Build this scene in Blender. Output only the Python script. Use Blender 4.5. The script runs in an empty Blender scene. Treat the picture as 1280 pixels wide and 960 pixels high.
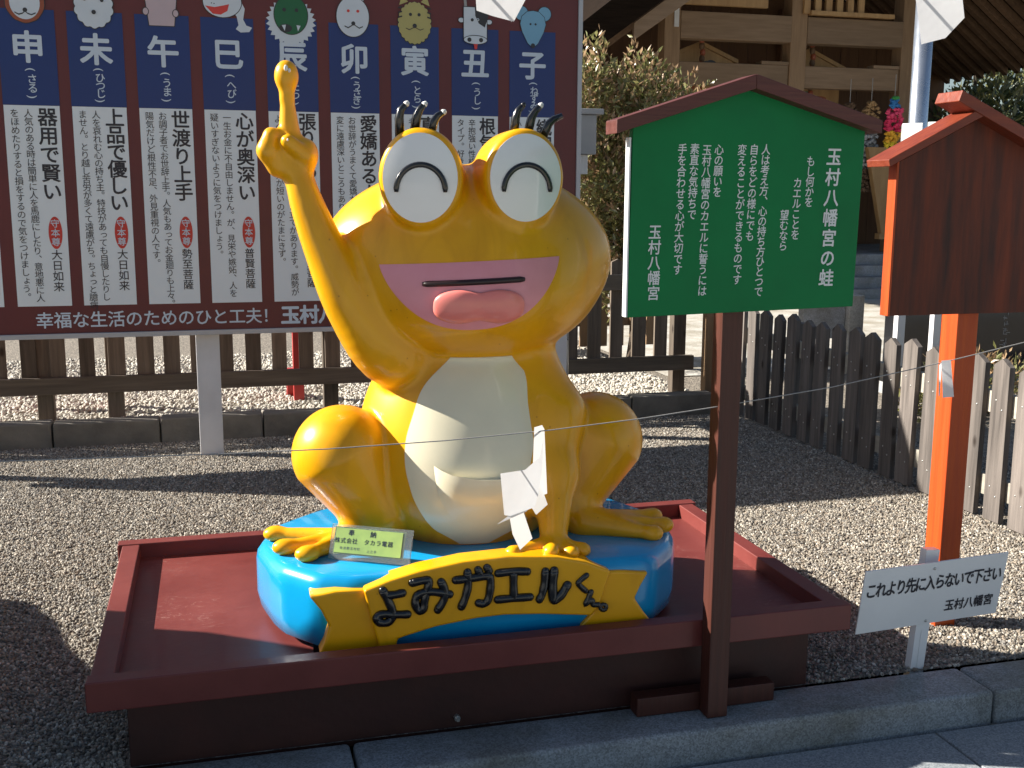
import bpy, bmesh, math, random
import numpy as np
from mathutils import Vector, Matrix
random.seed(7)
rng = np.random.default_rng(7)
R = math.radians
S = bpy.context.scene
COL = S.collection

# ------------------------------------------------------------------ camera
cam = bpy.data.cameras.new("camera"); camo = bpy.data.objects.new("camera", cam); COL.objects.link(camo)
yaw, pitch, roll = .2653, .1724, .0052
fwd = Vector((math.sin(yaw)*math.cos(pitch), math.cos(yaw)*math.cos(pitch), -math.sin(pitch)))
rgt = Vector((math.cos(yaw), -math.sin(yaw), 0)); up = rgt.cross(fwd)
r2 = math.cos(roll)*rgt + math.sin(roll)*up; u2 = -math.sin(roll)*rgt + math.cos(roll)*up
M = Matrix((r2, u2, -fwd)).transposed().to_4x4(); M.translation = (.3476, -2.7048, 1.48)
camo.matrix_world = M
cam.sensor_width = 36; cam.lens = 36*1369/1280; cam.clip_start = .05; cam.clip_end = 500
S.camera = camo
# ------------------------------------------------------------------ light
SUN = Vector((-1.6, .62, 1.0)).normalized()
w = bpy.data.worlds.new("World"); S.world = w; w.use_nodes = True
nt = w.node_tree; bg = nt.nodes["Background"]
sky = nt.nodes.new("ShaderNodeTexSky"); sky.sky_type = 'NISHITA'; sky.sun_disc = False
sky.sun_elevation = math.asin(SUN.z); sky.sun_rotation = math.atan2(SUN.x, SUN.y)
nt.links.new(sky.outputs[0], bg.inputs[0]); bg.inputs[1].default_value = .04
sl = bpy.data.lights.new("sun", 'SUN'); sl.energy = 4.8; sl.angle = R(.5); sl.color = (1, .94, .84)
so = bpy.data.objects.new("sun", sl); COL.objects.link(so)
so.rotation_euler = SUN.to_track_quat('Z', 'Y').to_euler(); so.location = SUN*20
S.view_settings.view_transform = 'Standard'; S.view_settings.look = 'None'
S.view_settings.exposure = 1.47; S.view_settings.gamma = 1; S.view_settings.use_curve_mapping = False

# ------------------------------------------------------------------ materials
def nodes(m):
    m.use_nodes = True
    return m.node_tree, m.node_tree.nodes, m.node_tree.links, m.node_tree.nodes["Principled BSDF"]
def pbr(name, col, rough=.5, var=.12, scale=9, bump=0, bscale=60, coat=0, metal=0, col2=None, rvar=.1, spec=.5, stretch=None, objrand=0, alpha=1, trans=0):
    m = bpy.data.materials.new(name); t, N, L, b = nodes(m)
    tc = N.new("ShaderNodeTexCoord"); mp = N.new("ShaderNodeMapping"); L.new(tc.outputs["Object"], mp.inputs[0])
    if stretch: mp.inputs["Scale"].default_value = stretch
    if objrand:
        oi = N.new("ShaderNodeObjectInfo"); mu = N.new("ShaderNodeVectorMath"); mu.operation = 'SCALE'
        cx = N.new("ShaderNodeCombineXYZ")
        for k in range(3): L.new(oi.outputs["Random"], cx.inputs[k])
        L.new(cx.outputs[0], mu.inputs[0]); mu.inputs["Scale"].default_value = 37.7
        L.new(mu.outputs[0], mp.inputs["Location"])
    n = N.new("ShaderNodeTexNoise"); n.inputs["Scale"].default_value = scale; n.inputs["Detail"].default_value = 6; n.inputs["Roughness"].default_value = .62
    L.new(mp.outputs[0], n.inputs["Vector"])
    cr = N.new("ShaderNodeValToRGB"); cr.color_ramp.elements[0].position = .3; cr.color_ramp.elements[1].position = .72
    c = Vector(col); a = c*(1-var); d = Vector(col2) if col2 else c*(1+var)
    cr.color_ramp.elements[0].color = (*a, 1); cr.color_ramp.elements[1].color = (min(1, d[0]), min(1, d[1]), min(1, d[2]), 1)
    L.new(n.outputs["Fac"], cr.inputs[0])
    out = cr.outputs[0]
    if objrand:
        mr = N.new("ShaderNodeMapRange"); mr.inputs[3].default_value = 1-objrand; mr.inputs[4].default_value = 1+objrand
        L.new(oi.outputs["Random"], mr.inputs[0])
        mx = N.new("ShaderNodeVectorMath"); mx.operation = 'SCALE'; L.new(out, mx.inputs[0]); L.new(mr.outputs[0], mx.inputs["Scale"]); out = mx.outputs[0]
    L.new(out, b.inputs["Base Color"])
    mr = N.new("ShaderNodeMapRange"); mr.inputs[3].default_value = max(0, rough-rvar); mr.inputs[4].default_value = min(1, rough+rvar)
    L.new(n.outputs["Fac"], mr.inputs[0]); L.new(mr.outputs[0], b.inputs["Roughness"])
    b.inputs["Metallic"].default_value = metal; b.inputs["Coat Weight"].default_value = coat; b.inputs["Coat Roughness"].default_value = .06
    b.inputs["Specular IOR Level"].default_value = spec; b.inputs["Alpha"].default_value = alpha; b.inputs["Transmission Weight"].default_value = trans
    if bump:
        n2 = N.new("ShaderNodeTexNoise"); n2.inputs["Scale"].default_value = bscale; n2.inputs["Detail"].default_value = 5
        L.new(mp.outputs[0], n2.inputs["Vector"])
        bp = N.new("ShaderNodeBump"); bp.inputs["Strength"].default_value = bump; bp.inputs["Distance"].default_value = .01
        L.new(n2.outputs["Fac"], bp.inputs["Height"]); L.new(bp.outputs[0], b.inputs["Normal"])
    return m
def wood(name, c1, c2, axis='z', rough=.75, freq=24, rnd=.18, coat=0, knots=0):
    """long grain along one axis, per object variation"""
    st = {'x': (1.2, freq, freq), 'y': (freq, 1.2, freq), 'z': (freq, freq, 1.2)}[axis]
    m = pbr(name, c1, rough, 0, 1.6, .25, 2.4, coat, 0, c2, .12, .4, st, rnd)
    if knots:
        t, N, L, b = nodes(m)
        tc = N.new("ShaderNodeTexCoord"); oi = N.new("ShaderNodeObjectInfo")
        ad = N.new("ShaderNodeVectorMath"); ad.operation = 'ADD'; L.new(tc.outputs["Object"], ad.inputs[0])
        sc = N.new("ShaderNodeMath"); sc.operation = 'MULTIPLY'; sc.inputs[1].default_value = 19.; L.new(oi.outputs["Random"], sc.inputs[0]); L.new(sc.outputs[0], ad.inputs[1])
        mp = N.new("ShaderNodeMapping"); mp.inputs["Scale"].default_value = (7, 7, 3.4); L.new(ad.outputs[0], mp.inputs[0])
        v = N.new("ShaderNodeTexVoronoi"); v.inputs["Scale"].default_value = 1; L.new(mp.outputs[0], v.inputs["Vector"])
        cr = N.new("ShaderNodeValToRGB"); cr.color_ramp.elements[0].position = .05; cr.color_ramp.elements[1].position = .13
        cr.color_ramp.elements[0].color = (.25, .2, .17, 1); cr.color_ramp.elements[1].color = (1, 1, 1, 1); L.new(v.outputs["Distance"], cr.inputs[0])
        mx = N.new("ShaderNodeMix"); mx.data_type = 'RGBA'; mx.blend_type = 'MULTIPLY'; mx.inputs[0].default_value = 1
        src = b.inputs["Base Color"].links[0].from_socket
        L.new(src, mx.inputs[6]); L.new(cr.outputs[0], mx.inputs[7]); L.new(mx.outputs[2], b.inputs["Base Color"])
    return m
def stone(name, c, rough=.8, speck=260, var=.35, bump=.35):
    m = bpy.data.materials.new(name); t, N, L, b = nodes(m)
    tc = N.new("ShaderNodeTexCoord")
    v = N.new("ShaderNodeTexVoronoi"); v.inputs["Scale"].default_value = speck; L.new(tc.outputs["Object"], v.inputs["Vector"])
    n = N.new("ShaderNodeTexNoise"); n.inputs["Scale"].default_value = 3; n.inputs["Detail"].default_value = 8; L.new(tc.outputs["Object"], n.inputs["Vector"])
    sp = N.new("ShaderNodeSeparateColor"); L.new(v.outputs["Color"], sp.inputs[0])
    a = N.new("ShaderNodeMath"); a.operation = 'MULTIPLY_ADD'; a.inputs[1].default_value = .6; L.new(sp.outputs[0], a.inputs[0])
    mm = N.new("ShaderNodeMath"); mm.operation = 'MULTIPLY'; mm.inputs[1].default_value = .55; L.new(n.outputs["Fac"], mm.inputs[0]); L.new(mm.outputs[0], a.inputs[2])
    cr = N.new("ShaderNodeValToRGB"); cr.color_ramp.elements[0].position = .15; cr.color_ramp.elements[1].position = .85
    c = Vector(c); cr.color_ramp.elements[0].color = (*(c*(1-var)), 1); cr.color_ramp.elements[1].color = (*(c*(1+var)), 1)
    L.new(a.outputs[0], cr.inputs[0])
    ns = N.new("ShaderNodeTexNoise"); ns.inputs["Scale"].default_value = 2.3; ns.inputs["Detail"].default_value = 9; ns.inputs["Roughness"].default_value = .7; L.new(tc.outputs["Object"], ns.inputs["Vector"])
    cs = N.new("ShaderNodeValToRGB"); cs.color_ramp.elements[0].position = .38; cs.color_ramp.elements[1].position = .60; cs.color_ramp.elements[0].color = (.62, .58, .50, 1); cs.color_ramp.elements[1].color = (1, 1, 1, 1); L.new(ns.outputs["Fac"], cs.inputs[0])
    ms = N.new("ShaderNodeMix"); ms.data_type = 'RGBA'; ms.blend_type = 'MULTIPLY'; ms.inputs[0].default_value = 1
    L.new(cr.outputs[0], ms.inputs[6]); L.new(cs.outputs[0], ms.inputs[7]); L.new(ms.outputs[2], b.inputs["Base Color"]); b.inputs["Roughness"].default_value = rough
    bp = N.new("ShaderNodeBump"); bp.inputs["Strength"].default_value = bump; bp.inputs["Distance"].default_value = .004
    L.new(a.outputs[0], bp.inputs["Height"]); L.new(bp.outputs[0], b.inputs["Normal"])
    return m

MT = {}
MT['yellow'] = pbr('frog_yellow_paint', (.80, .375, .003), .33, .07, 3.2, .012, 9, .28, col2=(.84, .41, .004), spec=.35, rvar=.07)
t, N, L, b = nodes(MT['yellow'])   # dull rubbed smudges and faint run marks of the old paint
tc = N.new("ShaderNodeTexCoord"); mp = N.new("ShaderNodeMapping"); mp.inputs["Scale"].default_value = (5, 5, 1.6); L.new(tc.outputs["Object"], mp.inputs[0])
n1 = N.new("ShaderNodeTexNoise"); n1.inputs["Scale"].default_value = 2.2; n1.inputs["Detail"].default_value = 7; n1.inputs["Distortion"].default_value = .6; L.new(mp.outputs[0], n1.inputs["Vector"])
c1 = N.new("ShaderNodeValToRGB"); c1.color_ramp.elements[0].position = .50; c1.color_ramp.elements[1].position = .78; c1.color_ramp.elements[0].color = (1, 1, 1, 1); c1.color_ramp.elements[1].color = (.83, .79, .77, 1); L.new(n1.outputs["Fac"], c1.inputs[0])
n2 = N.new("ShaderNodeTexVoronoi"); n2.inputs["Scale"].default_value = 17; L.new(tc.outputs["Object"], n2.inputs["Vector"])
c2_ = N.new("ShaderNodeValToRGB"); c2_.color_ramp.elements[0].position = .03; c2_.color_ramp.elements[1].position = .06; c2_.color_ramp.elements[0].color = (.55, .42, .4, 1); c2_.color_ramp.elements[1].color = (1, 1, 1, 1); L.new(n2.outputs["Distance"], c2_.inputs[0])
m1 = N.new("ShaderNodeMix"); m1.data_type = 'RGBA'; m1.blend_type = 'MULTIPLY'; m1.inputs[0].default_value = 1
m2 = N.new("ShaderNodeMix"); m2.data_type = 'RGBA'; m2.blend_type = 'MULTIPLY'; m2.inputs[0].default_value = .7
L.new(b.inputs["Base Color"].links[0].from_socket, m1.inputs[6]); L.new(c1.outputs[0], m1.inputs[7]); L.new(m1.outputs[2], m2.inputs[6]); L.new(c2_.outputs[0], m2.inputs[7]); L.new(m2.outputs[2], b.inputs["Base Color"])
MT['cream'] = pbr('cream_paint', (.78, .72, .53), .3, .05, 5, .01, 10, .5, rvar=.06)
MT['eyewhite'] = pbr('white_gloss_paint', (.80, .80, .80), .22, .03, 6, 0, 10, .6, rvar=.05)
MT['pink'] = pbr('pink_paint', (.78, .28, .32), .45, .10, 4, .02, 14, .1, col2=(.80, .33, .40))
MT['tongue'] = pbr('coral_paint', (.80, .22, .19), .33, .06, 6, .01, 12, .4)
MT['black'] = pbr('black_gloss_paint', (.008, .008, .009), .25, .2, 9, 0, 10, .4)
MT['mouthline'] = pbr('dark_brown_paint', (.022, .008, .008), .4)
MT['chip'] = pbr('bare_white_plaster', (.75, .74, .7), .8)
MT['blue'] = pbr('blue_gloss_paint', (.003, .285, .60), .25, .07, 4, .015, 8, .5, rvar=.06)
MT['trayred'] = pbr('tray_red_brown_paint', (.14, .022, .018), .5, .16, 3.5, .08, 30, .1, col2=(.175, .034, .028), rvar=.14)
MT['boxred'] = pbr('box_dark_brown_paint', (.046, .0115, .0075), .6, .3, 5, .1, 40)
MT['postred'] = wood('post_dark_red_stain', (.05, .014, .009), (.085, .024, .015), 'z', .5, 30)
MT['roofred'] = wood('roof_dark_red_stain', (.065, .016, .012), (.10, .027, .021), 'x', .5, 26)
MT['orangepost'] = wood('orange_stain_post', (.34, .040, .004), (.44, .068, .006), 'z', .5, 26, .05)
MT['orangeroof'] = wood('orange_stain_roof', (.15, .024, .010), (.23, .042, .015), 'x', .5, 26)
MT['orangeboard'] = wood('worn_red_board', (.028, .007, .004), (.175, .032, .010), 'z', .65, 11, .05)
MT['green'] = pbr('green_sign_paint', (.0018, .150, .045), .5, .12, 2.5, .02, 30, 0, col2=(.0024, .185, .053), spec=.2)
MT['signwhite'] = pbr('white_letter_paint', (.66, .68, .68), .5, .05)
MT['boardmaroon'] = pbr('maroon_board', (.115, .018, .020), .45, .12, 2.2, 0, 10, 0, col2=(.135, .022, .022))
MT['boardblue'] = pbr('navy_vinyl', (.008, .030, .155), .4, .06, 2)
MT['boardwhite'] = pbr('white_vinyl', (.70, .76, .80), .4, .03, 2)
MT['ink'] = pbr('dark_ink', (.028, .026, .034), .5)
MT['letter'] = pbr('pale_letter_vinyl', (.55, .64, .74), .45, .03)
MT['ovalred'] = pbr('red_vinyl', (.55, .035, .022), .45, .05)
MT['frame'] = pbr('grey_metal_frame', (.42, .43, .46), .45, .06, 6, 0, 10, 0, .3)
MT['legwhite'] = pbr('white_metal_post', (.62, .62, .64), .45, .07, 6)
MT['fencedark'] = wood('weathered_dark_wood', (.075, .058, .043), (.17, .135, .105), 'z', .85, 22, .35, 0, 1)
MT['raildark'] = wood('weathered_dark_rail', (.085, .068, .052), (.17, .14, .108), 'x', .85, 22, .2)
MT['fencegrey'] = wood('weathered_grey_wood', (.062, .053, .048), (.18, .155, .140), 'z', .85, 20, .28, 0, 1)
MT['railpale'] = wood('pale_rail_wood', (.26, .24, .20), (.40, .37, .31), 'y', .8, 18)
MT['palewood'] = wood('pale_timber', (.185, .118, .068), (.26, .175, .11), 'x', .75, 14)
MT['palewoodz'] = wood('pale_timber_post', (.19, .115, .062), (.27, .175, .10), 'z', .75, 14)
MT['goldwood'] = wood('golden_cedar', (.30, .17, .07), (.42, .26, .115), 'z', .6, 9)
MT['wallwood'] = wood('brown_cedar_wall', (.10, .045, .02), (.16, .08, .036), 'z', .7, 10)
MT['darkwood'] = wood('dark_timber', (.085, .048, .026), (.15, .088, .05), 'y', .75, 12)
MT['rooftile'] = pbr('layered_bark_roof', (.014, .009, .006), .95, .4, 3, .3, 8, spec=.05, stretch=(1, 1, 14))
MT['kerb'] = stone('granite_kerb', (.25, .27, .285), .8, 230, .42)
MT['paving'] = stone('granite_paving', (.29, .32, .34), .8, 230, .35)
MT['palestone'] = stone('pale_paving', (.46, .44, .40), .85, 150, .25)
MT['plaza'] = stone('pale_sandy_plaza', (.50, .47, .40), .9, 120, .15)
MT['stepstone'] = stone('grey_step_stone', (.30, .31, .33), .8, 160, .25)
MT['blackstone'] = pbr('polished_black_stone', (.012, .013, .016), .12, .1, 8, 0, 10, .3)
MT['concrete'] = pbr('weathered_concrete', (.17, .155, .13), .9, .35, 5, .4, 60)
MT['steel'] = pbr('steel_pole', (.55, .58, .62), .28, .05, 5, 0, 10, 0, .9)
MT['greybox'] = pbr('grey_box_paint', (.30, .31, .33), .5, .08, 6)
MT['redpaint'] = pbr('red_post_paint', (.40, .028, .026), .45, .12, 5)
MT['paper'] = pbr('white_paper', (.80, .80, .81), .8, .02, 20, .05, 60)
t, N, L, b = nodes(MT['paper'])
tl = N.new('ShaderNodeBsdfTranslucent'); tl.inputs[0].default_value = (.85, .85, .84, 1); ms = N.new('ShaderNodeMixShader'); ms.inputs[0].default_value = .42
L.new(b.outputs[0], ms.inputs[1]); L.new(tl.outputs[0], ms.inputs[2]); L.new(ms.outputs[0], N['Material Output'].inputs[0])
MT['rope'] = pbr('thin_white_cord', (.30, .29, .28), .8, .2, 200)
MT['acrylic'] = pbr('clear_acrylic', (.75, .8, .78), .1, .02, 5, trans=.9, rvar=.03)
MT['plaquegreen'] = pbr('yellow_green_print', (.27, .40, .13), .35, .2, 9, 0, 10, .5, col2=(.36, .50, .13))
MT['plaqueink'] = pbr('navy_print', (.03, .035, .10), .4)
MT['leaf'] = pbr('glossy_leaf', (.13, .16, .045), .28, .2, 3, col2=(.34, .31, .13), spec=.7)
MT['leafred'] = pbr('bronze_leaf', (.34, .20, .10), .28, .2, 3, col2=(.52, .37, .22), spec=.7)
MT['leafdark'] = pbr('dark_leaf', (.03, .05, .022), .42, .3, 2, col2=(.06, .085, .035))
for k_ in ('leaf', 'leafred'):
    t, N, L, b = nodes(MT[k_]); tl = N.new('ShaderNodeBsdfTranslucent'); ms = N.new('ShaderNodeMixShader'); ms.inputs[0].default_value = .35
    L.new(b.inputs["Base Color"].links[0].from_socket, tl.inputs[0]); L.new(b.outputs[0], ms.inputs[1]); L.new(tl.outputs[0], ms.inputs[2]); L.new(ms.outputs[0], N['Material Output'].inputs[0])
MT['bark'] = pbr('bark', (.09, .065, .045), .9, .3, 20, .6, 40)
MT['bolt'] = pbr('zinc_bolt', (.5, .5, .48), .4, metal=.8)

# ------------------------------------------------------------------ mesh builder
ORG = {}
class MB:
    def __init__(s): s.v, s.f, s.m, s.k = [], [], [], 0
    def add(s, vs, fs, mi=0):
        o = len(s.v); s.v += [tuple(map(float, p)) for p in vs]; s.f += [tuple(i+o for i in f) for f in fs]; s.m += [mi]*len(fs); return s
    def box(s, x0, x1, y0, y1, z0, z1, mi=0):
        return s.add([(x0,y0,z0),(x1,y0,z0),(x1,y1,z0),(x0,y1,z0),(x0,y0,z1),(x1,y0,z1),(x1,y1,z1),(x0,y1,z1)],
                     [(0,3,2,1),(4,5,6,7),(0,1,5,4),(1,2,6,5),(2,3,7,6),(3,0,4,7)], mi)
    def prism_y(s, pts, y0, y1, mi=0):
        """outline in x,z (counter-clockwise seen from -y) between y0 (front) and y1"""
        n = len(pts); a = sum(pts[i][0]*pts[(i+1)%n][1]-pts[(i+1)%n][0]*pts[i][1] for i in range(n))
        if a < 0: pts = pts[::-1]
        return s.add([(p[0], y0, p[1]) for p in pts]+[(p[0], y1, p[1]) for p in pts],
              [tuple(range(n)), tuple(range(2*n-1, n-1, -1))]+[(i, n+i, n+(i+1)%n, (i+1)%n) for i in range(n)], mi)
    def prism_x(s, pts, x0, x1, mi=0):
        """outline in y,z"""
        n = len(pts); a = sum(pts[i][0]*pts[(i+1)%n][1]-pts[(i+1)%n][0]*pts[i][1] for i in range(n))
        if a < 0: pts = pts[::-1]
        return s.add([(x1, p[0], p[1]) for p in pts]+[(x0, p[0], p[1]) for p in pts],
              [tuple(range(n)), tuple(range(2*n-1, n-1, -1))]+[(i, n+i, n+(i+1)%n, (i+1)%n) for i in range(n)], mi)
    def prism_z(s, pts, z0, z1, mi=0):
        n = len(pts); a = sum(pts[i][0]*pts[(i+1)%n][1]-pts[(i+1)%n][0]*pts[i][1] for i in range(n))
        if a < 0: pts = pts[::-1]
        return s.add([(p[0], p[1], z0) for p in pts]+[(p[0], p[1], z1) for p in pts],
              [tuple(range(n-1, -1, -1)), tuple(range(n, 2*n))]+[(i, (i+1)%n, n+(i+1)%n, n+i) for i in range(n)], mi)
    def tube(s, pts, rad, seg=8, mi=0, flat=1.):
        pts = [Vector(p) for p in pts]; n = len(pts)
        rad = [rad]*n if not hasattr(rad, '__len__') else rad
        vs, fs = [], []
        d0 = (pts[1]-pts[0]).normalized(); ref = Vector((0, 1, 0)) if abs(d0.y) < .8 else Vector((0, 0, 1))
        for i, p in enumerate(pts):
            d = (pts[min(i+1, n-1)]-pts[max(i-1, 0)]).normalized()
            a = d.cross(ref).normalized(); b = a.cross(d).normalized()
            for k in range(seg):
                t = 2*math.pi*k/seg; vs.append(p+(a*math.cos(t)+b*math.sin(t)*flat)*rad[i])
        for i in range(n-1):
            for k in range(seg):
                fs.append((i*seg+k, i*seg+(k+1)%seg, (i+1)*seg+(k+1)%seg, (i+1)*seg+k))
        fs.append(tuple(range(seg))[::-1]); fs.append(tuple((n-1)*seg+k for k in range(seg)))
        return s.add(vs, fs, mi)
    def ball(s, c, r, nu=14, nv=9, mi=0):
        vs = [(c[0], c[1], c[2]-r[2])]; fs = []
        for j in range(1, nv):
            t = math.pi*j/nv-math.pi/2
            for i in range(nu):
                a = 2*math.pi*i/nu; vs.append((c[0]+r[0]*math.cos(t)*math.cos(a), c[1]+r[1]*math.cos(t)*math.sin(a), c[2]+r[2]*math.sin(t)))
        vs.append((c[0], c[1], c[2]+r[2])); e = len(vs)-1
        for i in range(nu):
            fs.append((0, 1+(i+1)%nu, 1+i)); fs.append((e, e-nu+i, e-nu+(i+1)%nu))
            for j in range(nv-2):
                o = 1+j*nu; fs.append((o+i, o+(i+1)%nu, o+nu+(i+1)%nu, o+nu+i))
        return s.add(vs, fs, mi)
    def grid(s, P, mi=0):
        """P: array (nu,nv,3)"""
        nu, nv = P.shape[:2]
        return s.add(P.reshape(-1, 3), [(i*nv+j, (i+1)*nv+j, (i+1)*nv+j+1, i*nv+j+1) for i in range(nu-1) for j in range(nv-1)], mi)
    def rot(s, pivot, axis, ang):
        Mx = Matrix.Rotation(ang, 4, axis); p = Vector(pivot)
        s.v = [tuple(Mx @ (Vector(v)-p) + p) for v in s.v]; return s
    def build(s, name, mats, parent=None, bevel=0, smooth=False, seg=2, org=(0, 0, 0)):
        me = bpy.data.meshes.new(name)
        o0 = Vector(ORG.get(parent.name, (0, 0, 0)) if parent else org)
        me.from_pydata([tuple(Vector(v)-o0) for v in s.v], [], s.f)
        for m in (mats if isinstance(mats, (list, tuple)) else [mats]): me.materials.append(m)
        me.polygons.foreach_set('material_index', s.m)
        if smooth: me.polygons.foreach_set('use_smooth', [True]*len(me.polygons))
        me.update(); o = bpy.data.objects.new(name, me); COL.objects.link(o)
        if parent: o.parent = parent
        else: o.location = o0
        ORG[o.name] = o0
        if bevel:
            b = o.modifiers.new('bevel', 'BEVEL'); b.width = bevel; b.segments = seg; b.limit_method = 'ANGLE'; b.angle_limit = R(35)
            b.harden_normals = True
            if not smooth: me.polygons.foreach_set('use_smooth', [True]*len(me.polygons))
        return o
def thing(name, loc, label, cat, group=None):
    o = bpy.data.objects.new(name, None); COL.objects.link(o); o.location = loc; o.empty_display_size = .1
    ORG[o.name] = Vector(loc); return tag(o, label, cat, group)
def tag(o, label, cat, group=None):
    o['label'] = label; o['category'] = cat
    if group: o['group'] = group
    return o
def struct(o): o['kind'] = 'structure'; return o
def stuff(o): o['kind'] = 'stuff'; return o

# ------------------------------------------------------------------ lettering (Blender's own built-in font)
_fc = bpy.data.curves.new('lettering_source', 'FONT'); _fo = bpy.data.objects.new('lettering_source', _fc); COL.objects.link(_fo)
_fc.resolution_u = 3
_gl = {}
def glyph(ch, off=0., ext=0., bev=0.):
    k = (ch, off, ext, bev)
    if k not in _gl:
        _fc.body = ch; _fc.offset = off; _fc.extrude = ext; _fc.bevel_depth = bev; _fc.bevel_resolution = 1
        bpy.context.view_layer.update()
        me = _fo.to_mesh()
        V = np.array([v.co[:] for v in me.vertices]) if len(me.vertices) else np.zeros((0, 3))
        F = [tuple(p.vertices) for p in me.polygons]
        _fo.to_mesh_clear(); _gl[k] = (V, F)
    return _gl[k]
VPUNC = '、。'; SMALL = 'っょゃゅ'
def put(mb, ch, cx, cz, size, y, off=0., mi=0, vertical=False, sx=1., slant=0., rot=0., ext=0., bev=0.):
    """one character centred on (cx,cz) in the x-z plane facing -y"""
    if ch in ' 　': return
    V, F = glyph(ch, 0, ext, bev)
    if not len(V): return
    if off > 0 and not ext:
        sh8 = [(off*math.cos(t), off*math.sin(t)) for t in [math.pi/4*k for k in range(8)]] if off > .015 else [(off, 0), (-off, 0), (0, off), (0, -off)]
        for k, (dx, dz) in enumerate(sh8): put(mb, ch, cx+dx*size, cz+dz*size, size, y-.00009*(k+1), 0, mi, vertical, sx, slant, rot)
    x = V[:, 0]-.5; z = V[:, 1]-.38
    if vertical and ch in VPUNC: x = x+.58; z = z+.55
    if vertical and ch in SMALL: x = x+.09; z = z+.07
    if vertical and ch in '（）()':
        if ch in '()': x = x+.31
        x, z = z, -x
    x = x+slant*z
    c, s = math.cos(rot), math.sin(rot); x, z = (x*c-z*s)*sx, x*s+z*c
    mb.add(np.stack([cx+x*size, y-V[:, 2]*size, cz+z*size], 1), F, mi)
def vcol(mb, text, cx, ztop, pitch, size, y, off=0., mi=0, sx=1., dx=0., slant=0.):
    for i, ch in enumerate(text): put(mb, ch, cx+dx*i, ztop-pitch*(i+.5), size, y, off, mi, True, sx, slant)
def hrow(mb, text, x0, z, pitch, size, y, off=0., mi=0, dz=0., sx=1.):
    for i, ch in enumerate(text): put(mb, ch, x0+pitch*(i+.5), z+dz*i, size, y, off, mi, False, sx)

# ================================================================== SETTING
def sheet(name, x0, x1, y0, y1, z, m, n=1):
    xs = np.linspace(x0, x1, n+1); ys = np.linspace(y0, y1, n+1)
    P = np.array([[(x, y, z) for y in ys] for x in xs]); return struct(MB().grid(P).build(name, m))
def ground_mat():
    m = bpy.data.materials.new('gravel_bed'); t, N, L, b = nodes(m)
    tc = N.new("ShaderNodeTexCoord"); v = N.new("ShaderNodeTexVoronoi"); v.inputs["Scale"].default_value = 95; L.new(tc.outputs["Object"], v.inputs["Vector"])
    sp = N.new("ShaderNodeSeparateColor"); L.new(v.outputs["Color"], sp.inputs[0])
    cr = N.new("ShaderNodeValToRGB"); E_ = cr.color_ramp.elements
    E_[0].color = (.07, .06, .05, 1); E_[1].color = (.30, .26, .21, 1); L.new(sp.outputs[0], cr.inputs[0]); L.new(cr.outputs[0], b.inputs["Base Color"])
    b.inputs["Roughness"].default_value = .9
    bp = N.new("ShaderNodeBump"); bp.inputs["Strength"].default_value = .8; bp.inputs["Distance"].default_value = .006; bp.invert = True
    L.new(v.outputs["Distance"], bp.inputs["Height"]); L.new(bp.outputs[0], b.inputs["Normal"])
    return m
GROUND = ground_mat()
sheet('ground', -60, 60, .1, 140, 0, GROUND, 1)
# front granite pavement with slab joints
pv = bpy.data.materials.new('granite_pavement'); t, N, L, b = nodes(pv)
tc = N.new("ShaderNodeTexCoord"); v = N.new("ShaderNodeTexVoronoi"); v.inputs["Scale"].default_value = 230; L.new(tc.outputs["Object"], v.inputs["Vector"])
sp = N.new("ShaderNodeSeparateColor"); L.new(v.outputs["Color"], sp.inputs[0])
cr = N.new("ShaderNodeValToRGB"); cr.color_ramp.elements[0].color = (.15, .17, .19, 1); cr.color_ramp.elements[1].color = (.31, .335, .35, 1); L.new(sp.outputs[0], cr.inputs[0])
n = N.new("ShaderNodeTexNoise"); n.inputs["Scale"].default_value = 4; n.inputs["Detail"].default_value = 8; L.new(tc.outputs["Object"], n.inputs["Vector"])
mx = N.new("ShaderNodeMix"); mx.data_type = 'RGBA'; mx.blend_type = 'OVERLAY'; mx.inputs[0].default_value = .6
L.new(cr.outputs[0], mx.inputs[6]); L.new(n.outputs["Color"], mx.inputs[7]); L.new(cr.outputs[0], b.inputs["Base Color"]); b.inputs["Roughness"].default_value = .8
mb = MB()
for i in range(-5, 9):
    x0 = 2.36+i*.92
    for j in range(6): 
        xo = 0 if j == 0 else .46*(j % 2)
        mb.box(x0+.004+xo, x0+.916+xo, -.115-.62*(j+1)+.008, -.115-.62*j, -.2, -.09)
struct(mb.build('pavement', pv, bevel=.004))
sheet('pavement_bed', -60, 60, -3.84, .1, -.105, GROUND)
sheet('plaza', -60, 60, -60, -3.84, -.09, MT['plaza'])
# kerb
mb = MB()
for x0, x1 in ((-2.7, -1.0), (-.99, .652), (.66, 2.575), (2.583, 4.3)):
    mb.box(x0, x1, -.095, .088, -.16, .004)
ks = struct(mb.build('kerb', MT['kerb'], bevel=.014, seg=3))
# edging in front of the back fence
mb = MB(); x = -2.4
while x < 3.6:
    mb.box(x+.004, min(x+.596, 3.62), 4.0, 4.13, -.1, .15+random.uniform(-.006, .006)); x += .6
struct(mb.build('edging_kerb', MT['concrete'], bevel=.012))
sheet('back_ground', -2.6, 3.66, 4.12, 7.2, .085, GROUND)
# pale paving and steps before the shrine
sheet('shrine_paving', 3.9, 13, 5.5, 11.2, .008, MT['palestone'])

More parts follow.
